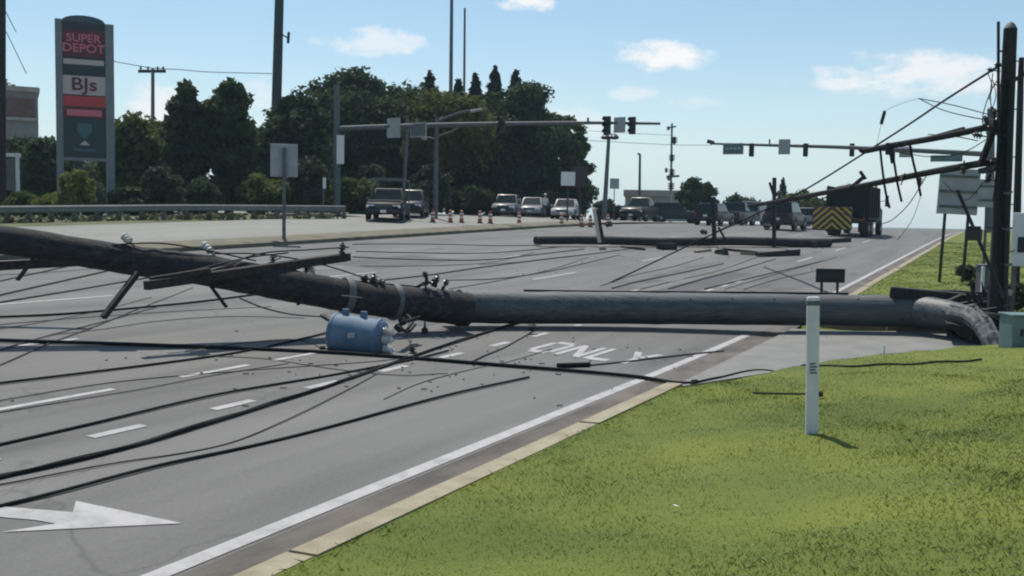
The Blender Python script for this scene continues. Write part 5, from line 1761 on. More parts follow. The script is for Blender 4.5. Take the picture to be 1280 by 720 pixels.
MB().box((8 * kd, 5, zt7 / 2), (78 * kd, 10, zt7)).build("wall", M_PALEB, ds)
MB().box((8 * kd, 4.8, zt7 + 0.12), (82 * kd, 11, 0.7)).build("roof", M_STUC2, ds, bevel=0.05)
for k in range(5):
    MB().box(((-22 + 15 * k) * kd, -0.03, zt7 * 0.45), (8 * kd, 0.1, zt7 * 0.4)).build("window", M_GLASS, ds)

# ------------------------------------------------------------------ vehicles
def quad_inset(mb, a, b, c, d, m0, m1, n0, n1, off):
    """a rectangle inside the quad abcd, pushed out along its normal"""
    a, b, c, d = map(Vector, (a, b, c, d))
    nn = (b - a).cross(d - a).normalized() * off

    def P(u, v):
        return a.lerp(b, u).lerp(d.lerp(c, u), v) + nn
    return mb.quad(P(m0, n0), P(m1, n0), P(m1, n1), P(m0, n1))


def wheel(root, x, y, r, w, side):
    t_ = MB().lathe((x - side * w / 2, y, r), (side, 0, 0), [(0, r * 0.6), (0.0, r * 0.92), (w * 0.2, r), (w * 0.8, r), (w, r * 0.92), (w, r * 0.6)], 18)
    wh = t_.build("wheel", M_RUBBER, root, smooth=True)
    MB().lathe((x + side * (w / 2 - 0.03), y, r), (side, 0, 0), [(0, r * 0.6), (0.02, r * 0.58), (0.035, r * 0.3), (0.045, r * 0.1)], 14).build("rim", M_GALV, wh, smooth=True)
    return wh


def vehicle(name, label, cat, loc, heading, Lv, Wv, Hv, paint, style="sedan", group=None):
    """heading: direction (world xy) the front points to; local +y is the front"""
    rz = math.atan2(-heading[0], heading[1])
    root = empty(name, loc, rz, label, cat, group)
    h2, w2 = Lv / 2, Wv / 2
    belt = Hv * {'sedan': 0.60, 'suv': 0.58, 'pickup': 0.58, 'van': 0.52}[style]
    hood = belt * {'sedan': 0.93, 'suv': 1.0, 'pickup': 1.02, 'van': 0.95}[style]
    tail = belt * {'sedan': 1.0, 'suv': 1.02, 'pickup': 1.0, 'van': 1.02}[style]
    sill = Hv * 0.16 + 0.03
    cfr = {'sedan': 0.20, 'suv': 0.19, 'pickup': 0.17, 'van': 0.34}[style]     # base of windscreen, fraction of half length
    crr = {'sedan': -0.66, 'suv': -0.96, 'pickup': -0.30, 'van': -0.97}[style]
    st = [(-1.0, sill + 0.12, tail * 0.80, 0.86), (-0.985, sill + 0.03, tail * 0.97, 0.94), (-0.9, sill, tail, 0.98), (crr if crr > -0.85 else -0.8, sill, tail if style != 'pickup' else tail, 1.0), (0.0, sill, belt, 1.0), (cfr + 0.12, sill, hood * 1.02, 1.0), (0.75, sill, hood * 0.97, 0.985), (0.93, sill, hood * 0.90, 0.93), (0.985, sill + 0.03, hood * 0.80, 0.86), (1.0, sill + 0.12, hood * 0.66, 0.80)]
    mb = MB()
    for (f, z0, z1, k) in st:
        w = w2 * k
        y = f * h2
        zm = z0 + (z1 - z0) * 0.55
        mb.v += [(-w * 0.93, y, z0), (-w, y, z0 + 0.10), (-w, y, zm), (-w * 0.965, y, z1 - 0.05), (-w * 0.88, y, z1), (w * 0.88, y, z1), (w * 0.965, y, z1 - 0.05), (w, y, zm), (w, y, z0 + 0.10), (w * 0.93, y, z0)]
    for i in range(len(st) - 1):
        for j in range(10):
            j2 = (j + 1) % 10
            mb.f.append((i * 10 + j, i * 10 + j2, (i + 1) * 10 + j2, (i + 1) * 10 + j))
    mb.f.append(tuple(range(10)))
    mb.f.append(tuple((len(st) - 1) * 10 + j for j in range(10)))
    mb.build("body", paint, root, smooth=True)
    # cabin
    yb0, yb1 = crr * h2, (cfr + 0.12) * h2
    yt0 = yb0 + {'sedan': 0.55, 'suv': 0.22, 'pickup': 0.12, 'van': 0.08}[style] * (Hv - belt) * 2
    yt1 = yb1 - (Hv - belt) * {'sedan': 1.25, 'suv': 0.95, 'pickup': 0.9, 'van': 0.6}[style]
    wb, wt = w2 * 0.93, w2 * 0.76
    z0, z1 = belt - 0.02, Hv
    B = [(-wb, yb0, z0), (wb, yb0, z0), (wb, yb1, z0), (-wb, yb1, z0)]
    T = [(-wt, yt0, z1), (wt, yt0, z1), (wt, yt1, z1), (-wt, yt1, z1)]
    cb = MB().add(B + T, [(4, 5, 6, 7), (0, 1, 5, 4), (1, 2, 6, 5), (2, 3, 7, 6), (3, 0, 4, 7), (3, 2, 1, 0)])
    cb.build("cabin", paint, root, bevel=0.07, smooth=True)
    quad_inset(MB(), B[2], B[3], T[3], T[2], 0.07, 0.93, 0.10, 0.93, 0.012).build("windscreen", M_GLASS, root, fix=False)
    quad_inset(MB(), B[0], B[1], T[1], T[0], 0.08, 0.92, 0.16, 0.90, 0.012).build("rear_window", M_GLASS, root, fix=False)
    cuts = {'sedan': [(0.10, 0.48), (0.52, 0.93)], 'suv': [(0.05, 0.30), (0.33, 0.62), (0.65, 0.95)], 'pickup': [(0.08, 0.46), (0.51, 0.94)], 'van': [(0.72, 0.95)]}[style]
    for (u0_, u1_) in cuts:
        quad_inset(MB(), B[1], B[2], T[2], T[1], u0_, u1_, 0.14, 0.90, 0.012).build("side_window", M_GLASS, root, fix=False)
        quad_inset(MB(), B[3], B[0], T[0], T[3], 1 - u1_, 1 - u0_, 0.14, 0.90, 0.012).build("side_window", M_GLASS, root, fix=False)
    wr = Hv * (0.225 if style != 'sedan' else 0.23)
    for sx in (-1, 1):
        for fy in (-0.60, 0.62):
            wheel(root, sx * (w2 - 0.11), fy * h2, wr, 0.24, sx)
            MB().lathe((sx * (w2 - 0.02), fy * h2, wr), (sx, 0, 0), [(0, wr * 1.22), (0.025, wr * 1.2)], 18).build("wheel_arch", M_BLACK, root)
        MB().box((sx * w2 * 0.68, h2 * 0.975, hood * 0.70), (w2 * 0.42, 0.10, 0.16)).build("headlight", M_LAMP, root, bevel=0.03)
        MB().box((sx * w2 * 0.80, -h2 * 0.985, tail * 0.80), (w2 * 0.22, 0.07, 0.24 if style == 'sedan' else 0.38)).build("taillight", M_RED, root, bevel=0.02)
        MB().box((sx * (w2 + 0.09), yb1 - 0.25, belt + 0.10), (0.20, 0.12, 0.15)).build("mirror", M_BLACK if style != 'sedan' else paint, root, bevel=0.03)
    MB().box((0, h2 * 0.99, hood * 0.66), (w2 * 0.9, 0.06, 0.20)).build("grille", M_BLACK, root, bevel=0.015)
    MB().box((0, h2 * 0.985, sill + 0.18), (w2 * 1.62, 0.12, 0.16)).build("bumper", M_BLACK if style in ('suv', 'pickup') else paint, root, bevel=0.03)
    MB().box((0, -h2 * 0.99, sill + 0.2), (w2 * 1.7, 0.14, 0.18)).build("bumper", M_BLACK if style in ('suv', 'pickup') else paint, root, bevel=0.03)
    MB().box((0, -h2 * 1.0 - 0.03, sill + 0.42), (0.32, 0.02, 0.16)).build("number_plate", M_WHITE, root)
    MB().box((0, h2 * 1.0 + 0.03, sill + 0.16), (0.32, 0.02, 0.14)).build("number_plate", M_WHITE, root)
    return root


def paint(name, col, rough=0.3):
    m = mat(name, col, max(rough, 0.4), spec=0.25)
    m.node_tree.nodes['Principled BSDF'].inputs['Coat Weight'].default_value = 0.12
    m.node_tree.nodes['Principled BSDF'].inputs['Coat Roughness'].default_value = 0.15
    return m


P_WHITE = paint("car_white", (0.30, 0.30, 0.31))
P_SILVER = paint("car_silver", (0.13, 0.135, 0.14))
P_BLACK = paint("car_black", (0.010, 0.011, 0.013))
P_NAVY = paint("car_navy", (0.016, 0.019, 0.028))
P_RED = paint("car_red", (0.30, 0.03, 0.03))
P_GREY = paint("car_grey", (0.035, 0.038, 0.045))
P_DULL = paint("dull_black_paint", (0.008, 0.009, 0.011), 0.6)
P_DULL.node_tree.nodes['Principled BSDF'].inputs['Coat Weight'].default_value = 0.0
to_cam = (0.36, -1.0)
GCF = "cars waiting behind the barrier drums"
vehicle("parked_car", "leftmost silver car facing the camera behind the barrier drums", "car", spot(633.5, 74), to_cam, 4.6, 1.85, 1.6, P_SILVER, "suv", GCF)
vehicle("parked_car", "white car facing the camera left of the person in a pale shirt", "car", spot(665, 77), to_cam, 4.5, 1.8, 1.5, P_WHITE, "sedan", GCF)
vehicle("parked_car", "red and white car facing the camera behind an orange drum", "car", spot(707, 74), (0.3, -1), 4.5, 1.8, 1.48, P_WHITE, "sedan", GCF)
vehicle("parked_car", "small pale car at the end of the row beside the median tip", "car", spot(772, 95), to_cam, 4.4, 1.75, 1.4, P_SILVER, "sedan", GCF)
pk = vehicle("pickup_truck", "black pickup truck with a white hood and ladder rack beside the guard rail", "pickup truck", spot(486, 56.5), (0.52, -1), 5.4, 2.05, 1.78, P_DULL, "pickup")
# white hood panel and ladder rack
MB().box((0, 5.4 / 2 * 0.60, 1.78 * 0.58 + 0.035), (1.72, 1.35, 0.05)).build("hood_panel", P_WHITE, pk, bevel=0.02)
for sx in (-1, 1):
    for yy in (0.4, -2.3):
        MB().bar((sx * 0.92, yy, 1.0), (sx * 0.92, yy, 2.25), 0.07, 0.07).build("rack_post", M_DGALV, pk)
    MB().bar((sx * 0.92, 0.5, 2.25), (sx * 0.92, -2.4, 2.25), 0.08, 0.08).build("rack_rail", M_DGALV, pk)
for yy in (0.45, -0.9, -2.35):
    MB().bar((-0.95, yy, 2.3), (0.95, yy, 2.3), 0.08, 0.08).build("rack_crossbar", M_DGALV, pk)
vehicle("parked_car", "dark car tucked behind the black pickup truck", "car", spot(514, 62), (0.5, -1), 4.6, 1.85, 1.65, P_NAVY, "suv")
aw = (0.02, 1.0)
GT = "vehicles stopped on the near carriageway"
vehicle("utility_truck", "black pickup facing the camera far down the lanes, left of the long dark car", "pickup truck", spot(800, 84), (0.05, -1), 5.4, 2.1, 2.0, P_BLACK, "pickup", GT)
vehicle("parked_car", "long dark car seen from the side before the low grey building", "car", spot(845, 88), (0.9, 0.5), 5.0, 1.9, 1.75, P_GREY, "suv", GT)
vehicle("parked_car", "black car facing away behind the left upright crossarm", "car", spot(893, 76), aw, 4.8, 1.95, 1.65, P_BLACK, "suv", GT)
vehicle("parked_car", "dark car facing away with a pale side, behind the tall upright crossarm", "car", spot(982, 70), aw, 5.0, 2.05, 1.95, P_NAVY, "suv", GT)
vehicle("delivery_van", "white van facing away between the two dark cars", "van", spot(946, 90), aw, 5.4, 2.0, 2.1, P_WHITE, "van", GT)
vehicle("pickup_truck", "dark pickup far off beside the white van", "pickup truck", spot(921, 84), aw, 5.4, 2.0, 1.9, P_GREY, "pickup", GT)
vehicle("parked_car", "pale car half hidden left of the chevron board", "car", spot(1012, 76), aw, 4.6, 1.85, 1.6, P_WHITE, "suv", GT)

# dump truck with a chevron board
q0 = spot(1058, 62.5)
dt_h = math.atan2(-0.02, 1.0)
dtk = empty("dump_truck", q0, dt_h, "dark green dump truck facing away with a yellow and black chevron board", "dump truck")
P_DGREEN = paint("truck_dark_green", (0.004, 0.008, 0.008), 0.9)
ch = MB()
for sx in (-0.42, 0.42):
    ch.bar((sx, -0.4, 0.95), (sx, 7.4, 0.95), 0.14, 0.26)
ch.build("chassis", M_BLACK, dtk)
bx0, bx1, bl0, bl1, bz0, bz1 = -1.25, 1.25, 0.0, 4.6, 1.2, 3.15
bx = MB()
for (x0, x1, y0, y1) in ((bx0, bx0 + 0.1, bl0, bl1), (bx1 - 0.1, bx1, bl0, bl1), (bx0 + 0.1, bx1 - 0.1, bl1 - 0.1, bl1)):
    bx.box(((x0 + x1) / 2, (y0 + y1) / 2, (bz0 + bz1) / 2), (x1 - x0, y1 - y0, bz1 - bz0))
bx.box((0, (bl0 + bl1) / 2, bz0 + 0.05), (bx1 - bx0 - 0.21, bl1 - bl0 - 0.11, 0.1))
bx.build("dump_body", P_DGREEN, dtk, bevel=0.02)
MB().box((0, -0.06, 2.1), (2.42, 0.1, 1.75)).build("tailgate", P_DGREEN, dtk, bevel=0.02)
for sx in (-1, 1):
    for k in range(5):
        MB().box((sx * 1.29, 0.35 + k * 1.0, 2.15), (0.08, 0.12, 1.9)).build("side_rib", P_DGREEN, dtk)
for x in (-0.8, 0, 0.8):
    MB().box((x, -0.13, 2.1), (0.12, 0.05, 1.7)).build("tailgate_rib", P_DGREEN, dtk)
load = MB()
gx, gy = lin(-1.15, 1.15, 0.23), lin(0.05, 4.5, 0.37)
for yy in gy:
    for xx in gx:
        load.v.append((xx, yy, 2.95 + 0.34 * (1 - (xx / 1.25) ** 2) * math.sin(math.pi * min(max(yy / 4.6, 0.05), 0.95)) + random.uniform(-0.06, 0.1)))
for i in range(len(gy) - 1):
    for j in range(len(gx) - 1):
        a = i * len(gx) + j
        load.f.append((a, a + 1, a + len(gx) + 1, a + len(gx)))
load.build("load_cover", mat("load_tarp", (0.008, 0.01, 0.01), 0.8, bump=0.4), dtk, fix=False)
MB().prism([(4.75, 0.9), (7.4, 0.9), (7.45, 1.75), (6.5, 1.95), (6.1, 2.85), (4.75, 2.9)], -1.1, 1.1, 'yz').build("cab", P_DGREEN, dtk, bevel=0.06)
MB().box((0, 4.73, 2.4), (1.5, 0.03, 0.6)).build("rear_window", M_GLASS, dtk)
for sx in (-1, 1):
    MB().box((sx * 1.105, 5.5, 2.35), (0.02, 1.0, 0.7)).build("side_window", M_GLASS, dtk)
    MB().bar((sx * 1.12, 6.2, 2.3), (sx * 1.5, 6.3, 2.4), 0.04, 0.04).build("mirror_arm", M_BLACK, dtk)
    MB().box((sx * 1.5, 6.3, 2.35), (0.22, 0.1, 0.75)).build("mirror", M_BLACK, dtk, bevel=0.03)
    for yy in (0.9, 2.15):
        wheel(dtk, sx * 0.98, yy, 0.52, 0.5, sx)
        MB().box((sx * 0.98, yy, 1.13), (0.6, 1.15, 0.05)).build("mudguard", M_BLACK, dtk)
    wheel(dtk, sx * 1.02, 6.5, 0.52, 0.32, sx)
    MB().box((sx * 0.98, 0.14, 0.62), (0.6, 0.03, 0.7)).build("mud_flap", M_RUBBER, dtk)
    MB().box((sx * 1.02, -0.16, 1.12), (0.16, 0.06, 0.2)).build("taillight", M_RED, dtk, bevel=0.02)
MB().tube([(1.0, 4.7, 1.0), (1.0, 4.7, 3.35), (1.0, 4.55, 3.5)], 0.07, 8).build("exhaust_stack", M_DGALV, dtk, smooth=True)
# chevron board carried behind
bw, bz_lo, bz_hi, by = 2.35, 0.42, 1.80, -1.35
bx_c = -0.62
cvb = MB().box((bx_c, by, (bz_lo + bz_hi) / 2), (bw, 0.14, bz_hi - bz_lo)).build("chevron_board", M_BLACK, dtk, bevel=0.03)
for sx in (-0.5, 0.5):
    MB().bar((bx_c + sx, by + 0.05, 0.8), (sx * 0.8, 0.0, 0.95), 0.12, 0.12).build("board_arm", M_BLACK, dtk)


def clip_poly(poly, x0, x1, z0, z1):
    def cl(p, ax, lim, keep_less):
        out = []
        for i in range(len(p)):
            a, b = p[i], p[(i + 1) % len(p)]
            ia = (a[ax] <= lim) if keep_less else (a[ax] >= lim)
            ib = (b[ax] <= lim) if keep_less else (b[ax] >= lim)
            if ia:
                out.append(a)
            if ia != ib:
                u = (lim - a[ax]) / (b[ax] - a[ax])
                out.append((a[0] + (b[0] - a[0]) * u, a[1] + (b[1] - a[1]) * u))
        return out
    for ax, lim, kl in ((0, x0, False), (0, x1, True), (1, z0, False), (1, z1, True)):
        if len(poly) < 3:
            return []
        poly = cl(poly, ax, lim, kl)
    return poly if len(poly) >= 3 else []


for k in range(-1, 7):
    zo = bz_lo - 0.75 + k * 0.40
    for sx in (-1, 1):
        lo, hi = (bx_c - bw / 2 + 0.04, bx_c) if sx < 0 else (bx_c, bx_c + bw / 2 - 0.04)
        po = [(bx_c, zo + 0.62), (bx_c, zo + 0.80), (bx_c + sx * bw / 2, zo + 0.80 - 1.05), (bx_c + sx * bw / 2, zo + 0.62 - 1.05)]
        po = clip_poly(po, lo, hi, bz_lo + 0.03, bz_hi - 0.03)
        if po:
            MB().prism(po, by - 0.088, by - 0.072).build("chevron_stripe", M_YELLOW, cvb)

# ------------------------------------------------------------------ barrier drums
def drum():
    root = empty("barrier_drum", (0, 0, 0), 0, None, "traffic drum", "orange and white barrier drums along the closed side street")
    MB().lathe((0, 0, 0), (0, 0, 1), [(0, 0.34), (0.07, 0.34), (0.08, 0.25)], 12).build("base", M_RUBBER, root, smooth=True)
    MB().lathe((0, 0, 0.06), (0, 0, 1), [(0, 0.24), (0.25, 0.235), (0.26, 0.22), (0.5, 0.215), (0.51, 0.20), (0.78, 0.19), (0.86, 0.17), (0.9, 0.08)], 14).build("body", M_ORANGE, root, smooth=True)
    for z, r_ in ((0.36, 0.222), (0.62, 0.207)):
        MB().lathe((0, 0, z), (0, 0, 1), [(0, r_), (0.005, r_ + 0.006), (0.12, r_ + 0.002), (0.125, r_ - 0.01)], 14).build("white_band", M_WHITE, root, smooth=True)
    MB().bar((-0.07, 0, 0.97), (0.07, 0, 0.97), 0.03, 0.05).build("handle", M_ORANGE, root)
    return root


d0 = drum()
kd_ = kid_map(d0)
dl = [(541, "barrier drum at the foot of the two armed lamp post"), (563, "first barrier drum right of the two armed lamp post"), (577, "second barrier drum right of the two armed lamp post"),
      (600, "barrier drum just left of the leftmost silver car"), (613, "barrier drum touching the front of the leftmost silver car"), (649, "barrier drum between the silver and the white car"),
      (702, "barrier drum in front of the red and white car"), (727, "barrier drum right of the red and white car"), (738, "barrier drum just left of the upright split crossarm"),
      (760, "barrier drum right of the upright split crossarm")]
for i, (px, lab) in enumerate(dl):
    o = d0 if i == 0 else copy_tree(d0, kd_)
    o.location = spot(px, 56.5 + 0.35 * i + (2 if i > 8 else 0))
    o['label'] = lab
    o.scale = (0.5, 0.5, 0.74)

# ------------------------------------------------------------------ the flagger behind the cars
def person(name, label, loc, rz, shirt, trousers):
    root = empty(name, loc, rz, label, "person")
    me = bpy.data.meshes.new("body")
    V = [(0, 0, 0.95), (0, 0, 1.15), (0, 0.01, 1.38), (0, 0.0, 1.50), (0, -0.01, 1.58), (0, -0.01, 1.72),
         (-0.19, 0, 1.40), (-0.24, 0.02, 1.13), (-0.22, -0.12, 0.92), (-0.21, -0.17, 0.84),
         (0.19, 0, 1.40), (0.25, 0.02, 1.13), (0.23, -0.10, 0.91), (0.22, -0.14, 0.83),
         (-0.10, 0, 0.88), (-0.11, -0.02, 0.48), (-0.12, 0.02, 0.08), (-0.12, -0.13, 0.04),
         (0.10, 0, 0.88), (0.12, -0.01, 0.48), (0.13, 0.03, 0.08), (0.14, -0.12, 0.04)]
    E = [(0, 1), (1, 2), (2, 3), (3, 4), (4, 5), (2, 6), (6, 7), (7, 8), (8, 9), (2, 10), (10, 11), (11, 12), (12, 13), (0, 14), (14, 15), (15, 16), (16, 17), (0, 18), (18, 19), (19, 20), (20, 21)]
    RR = [0.15, 0.15, 0.16, 0.07, 0.085, 0.095, 0.07, 0.05, 0.038, 0.035, 0.07, 0.05, 0.038, 0.035, 0.095, 0.07, 0.05, 0.045, 0.095, 0.07, 0.05, 0.045]
    me.from_pydata(V, E, [])
    o = bpy.data.objects.new("body", me)
    C.objects.link(o)
    sk = o.modifiers.new("skin", 'SKIN')
    for i, r_ in enumerate(RR):
        me.skin_vertices[0].data[i].radius = (r_, r_ * 0.8)
    me.skin_vertices[0].data[0].use_root = True
    o.modifiers.new("sub", 'SUBSURF').render_levels = 2
    o.modifiers["sub"].levels = 2
    dg = bpy.context.evaluated_depsgraph_get()
    m2_ = bpy.data.meshes.new_from_object(o.evaluated_get(dg))
    bpy.data.objects.remove(o)
    m2_.name = "body"
    m2_.materials.clear()
    skin = mat("skin", (0.32, 0.19, 0.13), 0.6)
    for m in (skin, shirt, trousers, M_BLACK):
        m2_.materials.append(m)
    for p in m2_.polygons:
        c = p.center
        p.material_index = 3 if c.z < 0.09 else (2 if c.z < 0.93 and abs(c.x) < 0.19 else (1 if 0.93 <= c.z < 1.49 and not (abs(c.x) > 0.2 and c.z < 1.1) else 0))
        p.use_smooth = True
    b = bpy.data.objects.new("body", m2_)
    C.objects.link(b)
    b.parent = root
    MB().lathe((0, 0.0, 1.70), (0, 0, 1), [(0, 0.115), (0.05, 0.112), (0.10, 0.07), (0.12, 0.02)], 12).build("cap", M_WHITE, root, smooth=True)
    return root


p_ = spot(681, 75)
person("person", "person in a pale shirt and light cap standing right of the white car", p_, math.atan2(-p_.x, p_.y) + 0.2, mat("pale_shirt", (0.62, 0.64, 0.62), 0.8), mat("dark_trousers", (0.03, 0.035, 0.05), 0.8))

# ------------------------------------------------------------------ trees
def leaf_faces(pos, nn, size):
    n = len(pos)
    nn = nn / (np.linalg.norm(nn, axis=1, keepdims=True) + 1e-9)
    t1 = np.cross(nn, rng.normal(size=(n, 3)))
    t1 /= np.linalg.norm(t1, axis=1, keepdims=True) + 1e-9
    t2 = np.cross(nn, t1)
    s = size * rng.uniform(0.4, 1.9, n) ** 1.1
    a, b = t1 * s[:, None], t2 * (s * 0.62)[:, None]
    co = np.stack([pos - a, pos + b * 0.9 - a * 0.1, pos + a, pos - b * 0.9 + a * 0.15], 1).reshape(-1, 3)
    return co, (np.arange(n)[:, None] * 4 + np.array([[0, 1, 2, 3]]))


def leaf_cloud(centers, radii, counts, size, flat=0.8, squash=0.8):
    cs = np.repeat(np.asarray(centers, float), counts, axis=0)
    rs = np.repeat(np.asarray(radii, float), counts)
    n = len(cs)
    d = rng.normal(size=(n, 3))
    ln = np.linalg.norm(d, axis=1, keepdims=True)
    d = d / ln * np.minimum(ln, 2.3)                    # soft-edged sprays, not balls
    pos = cs + d * (rs * 0.52)[:, None] * np.array([1, 1, squash])
    nn = d * 0.4 + rng.normal(size=(n, 3)) * 0.7 + np.array([0, 0, 0.35])
    return leaf_faces(pos, nn, size)


def tree(label, px, depth, ytop, wpx, kind, leaf='dark', cat="tree", group="trees beyond the road", gap=0.0, n_leaf=9000, low=0.16, name="broadleaf_tree", size=0.2, lean=0.0, base=None):
    b0 = spot(px, depth)
    root = empty(name, b0, random.uniform(0, 6.28), label, cat, group)
    H = at(px, ytop, depth).z - b0.z
    Wr = wpx * depth / FPX / 2
    tr_ = MB()
    fork = H * (0.35 if kind != 'conifer' else 0.95)
    lx_ = lean * H
    pts = [Vector((0, 0, -0.2)), Vector((random.uniform(-0.1, 0.1), 0, fork * 0.5)), Vector((lx_ * 0.4, random.uniform(-0.1, 0.1), fork)), Vector((lx_, 0, H * 0.86))]
    r0 = 0.05 * H ** 0.9 * 0.55
    tr_.tube(smooth_path(pts, 4), [r0 * (1 - 0.85 * i / 12) for i in range(13)], 9)
    cen, rad, cnt = [], [], []
    co = None
    if kind == 'conifer':
        n = n_leaf
        u = 1 - np.sqrt(rng.uniform(0.0, 1, n))
        whorl = 0.82 + 0.18 * np.cos(u * 2 * np.pi * 15 + 0.6)
        a_ = rng.uniform(0, 2 * np.pi, n)
        lobe = 0.86 + 0.14 * np.sin(a_ * 7 + np.floor(u * 15) * 2.1)
        rmax = (Wr * (1 - u) ** 0.75 + 0.10) * whorl * lobe
        q = rmax * rng.uniform(0.15, 1.08, n) ** 0.55
        z = H * (low + (1 - low) * u) - q * 0.28
        pos = np.stack([np.cos(a_) * q, np.sin(a_) * q, z], -1)
        nn = np.stack([np.cos(a_) * 0.6, np.sin(a_) * 0.6, np.full(n, 0.6)], -1) + rng.normal(size=(n, 3)) * 0.6
        co, f = leaf_faces(pos, nn, size * 0.8)
        for i in range(16):
            zz = H * (low + (1 - low) * i / 17)
            rr = Wr * (1 - i / 17) * 0.8
            aa = random.uniform(0, 6.28)
            tr_.tube([Vector((0, 0, zz)), Vector((math.cos(aa) * rr, math.sin(aa) * rr, zz - rr * 0.25))], [0.05, 0.015], 4)
    else:
        nc = {'round': 110, 'tall': 95, 'airy': 46, 'bush': 40}[kind]
        zc = H * (low + (1 - low) / 2)
        hh = H * (1 - low) / 2
        for i in range(nc):
            while True:
                d = np.array([random.uniform(-1, 1) for _ in range(3)])
                if np.linalg.norm(d) <= 1:
                    break
            rr_ = np.linalg.norm(d)
            d = d / max(rr_, 1e-6) * (0.12 + 0.88 * rr_ ** 0.75) * random.uniform(0.78, 1.08)
            prof_ = 1.0 if kind != 'tall' else (1.0 - 0.28 * max(0, d[2]))
            c_ = (lx_ * (0.5 + d[2] / 2) + d[0] * Wr * 0.84 * prof_, d[1] * Wr * 0.84 * prof_, zc + d[2] * hh * 0.86)
            cr = Wr * (random.uniform(0.15, 0.42) if kind != 'tall' else random.uniform(0.12, 0.33)) * (0.72 if kind == 'airy' else 1.0)
            cr = min(cr, hh * 0.5)
            cen.append(c_)
            rad.append(cr)
            cnt.append(cr ** 2)
            if random.random() < 0.3:
                o_ = pts[2].lerp(pts[3], random.uniform(0, 0.7))
                e_ = Vector(c_)
                mid = o_.lerp(e_, 0.5) + Vector((0, 0, -0.06 * (e_ - o_).length))
                tr_.tube([o_, mid, e_], [r0 * 0.32, r0 * 0.2, r0 * 0.06], 5)
    tr_.build("trunk", M_BARK, root, smooth=True)
    if co is None:
        cnt = np.array(cnt)
        cnt = np.maximum(6, (cnt / cnt.sum() * n_leaf * 1.5).astype(int))
        co, f = leaf_cloud(cen, rad, cnt, size * 0.85, squash=0.75)
    me = np_mesh("crown", co, f)
    me.materials.append(M_LEAF[leaf])
    o = bpy.data.objects.new("crown", me)
    C.objects.link(o)
    o.parent = root
    return root


T = tree
T("bushy dark tree at the left frame edge beside the shop", 22, 70, 168, 70, 'round', 'dark', low=0.02)
T("tree top behind the shop at the left frame edge", 8, 100, 82, 60, 'round', 'dark', n_leaf=6000)
T("dark tree between the shop and the pylon sign", 56, 66, 172, 60, 'round', 'dark', low=0.02)
T("low dark tree just right of the pylon sign", 165, 64, 136, 78, 'round', 'mid', low=0.02)
T("mid green rounded tree under the distant crossarm pole", 200, 72, 150, 70, 'round', 'mid', low=0.02)
T("tall dark tree with a ragged crown, left one of a pair", 233, 62, 100, 54, 'round', 'dark', low=0.04, n_leaf=10000)
T("tallest dark tree at the left with a broad ragged crown", 284, 63, 82, 70, 'round', 'dark', low=0.04, n_leaf=11000)
T("yellowish tree behind the tall steel pole", 333, 76, 148, 66, 'round', 'mid', low=0.02)
T("dark tree right of the tall steel pole", 372, 70, 114, 98, 'round', 'dark', low=0.02, n_leaf=10000)
T("big dark tree behind the left signal mast", 412, 78, 92, 104, 'round', 'dark', low=0.02, n_leaf=10000)
T("high dark tree with a flat top right of the signal mast", 450, 82, 73, 124, 'round', 'dark', low=0.02, n_leaf=16000)
T("dark tree behind the pickup truck", 492, 84, 90, 110, 'round', 'dark', low=0.0, n_leaf=14000)
T("olive green tree with a lit crown behind the lamp post", 560, 78, 106, 112, 'round', 'olive', low=0.3, n_leaf=13000)
T("narrow conifer above the olive tree, left", 535, 92, 86, 70, 'conifer', 'needle', name="conifer_tree", size=0.26, n_leaf=12000)
T("narrow conifer beside the taller radio mast", 571, 92, 97, 64, 'conifer', 'needle', name="conifer_tree", size=0.26, n_leaf=12000)
T("narrow conifer right of the shorter radio mast", 592, 92, 90, 60, 'conifer', 'needle', name="conifer_tree", size=0.26, n_leaf=12000)
T("tallest conifer of the dark clump", 616, 91, 82, 74, 'conifer', 'needle', name="conifer_tree", size=0.26, n_leaf=14000)
T("broad conifer on the right shoulder of the dark clump", 642, 91, 86, 80, 'conifer', 'needle', name="conifer_tree", size=0.26, n_leaf=14000)
T("lower conifer at the right end of the dark clump", 668, 90, 106, 76, 'conifer', 'needle', name="conifer_tree", size=0.26, n_leaf=14000)
T("big dark tree filling the middle behind the waiting cars", 650, 88, 92, 128, 'tall', 'dark', low=0.0, n_leaf=20000)
T("dark tree behind the left barrier drums", 596, 86, 112, 118, 'round', 'dark', low=0.0, n_leaf=16000)
T("dark tree behind the leaning pale pole", 515, 88, 96, 110, 'round', 'dark', low=0.0, n_leaf=9000)
T("dark tree at the right flank of the dark clump", 667, 88, 130, 56, 'round', 'dark', low=0.0, n_leaf=9000)
T("airy tree with gaps of sky at the right end of the wood", 709, 90, 142, 66, 'airy', 'mid', low=0.2, n_leaf=3200, size=0.24)
T("low dark tree under the airy tree", 715, 92, 212, 56, 'round', 'dark', low=0.0, n_leaf=6000)
T("small feathery tree far down the road behind the dark cars", 872, 98, 222, 62, 'airy', 'dark', low=0.1, n_leaf=4200)
T("slim conifer behind the tall upright crossarm", 977, 112, 222, 20, 'conifer', 'needle', name="conifer_tree", size=0.2, n_leaf=2500)
T("low tree behind the dark pickup down the road", 925, 104, 246, 50, 'round', 'dark', low=0.0, n_leaf=4000)
T("rounded low tree behind the dump truck", 1004, 106, 240, 64, 'round', 'mid', low=0.0, n_leaf=5000)
GB2 = "shrubs along the guard rail"
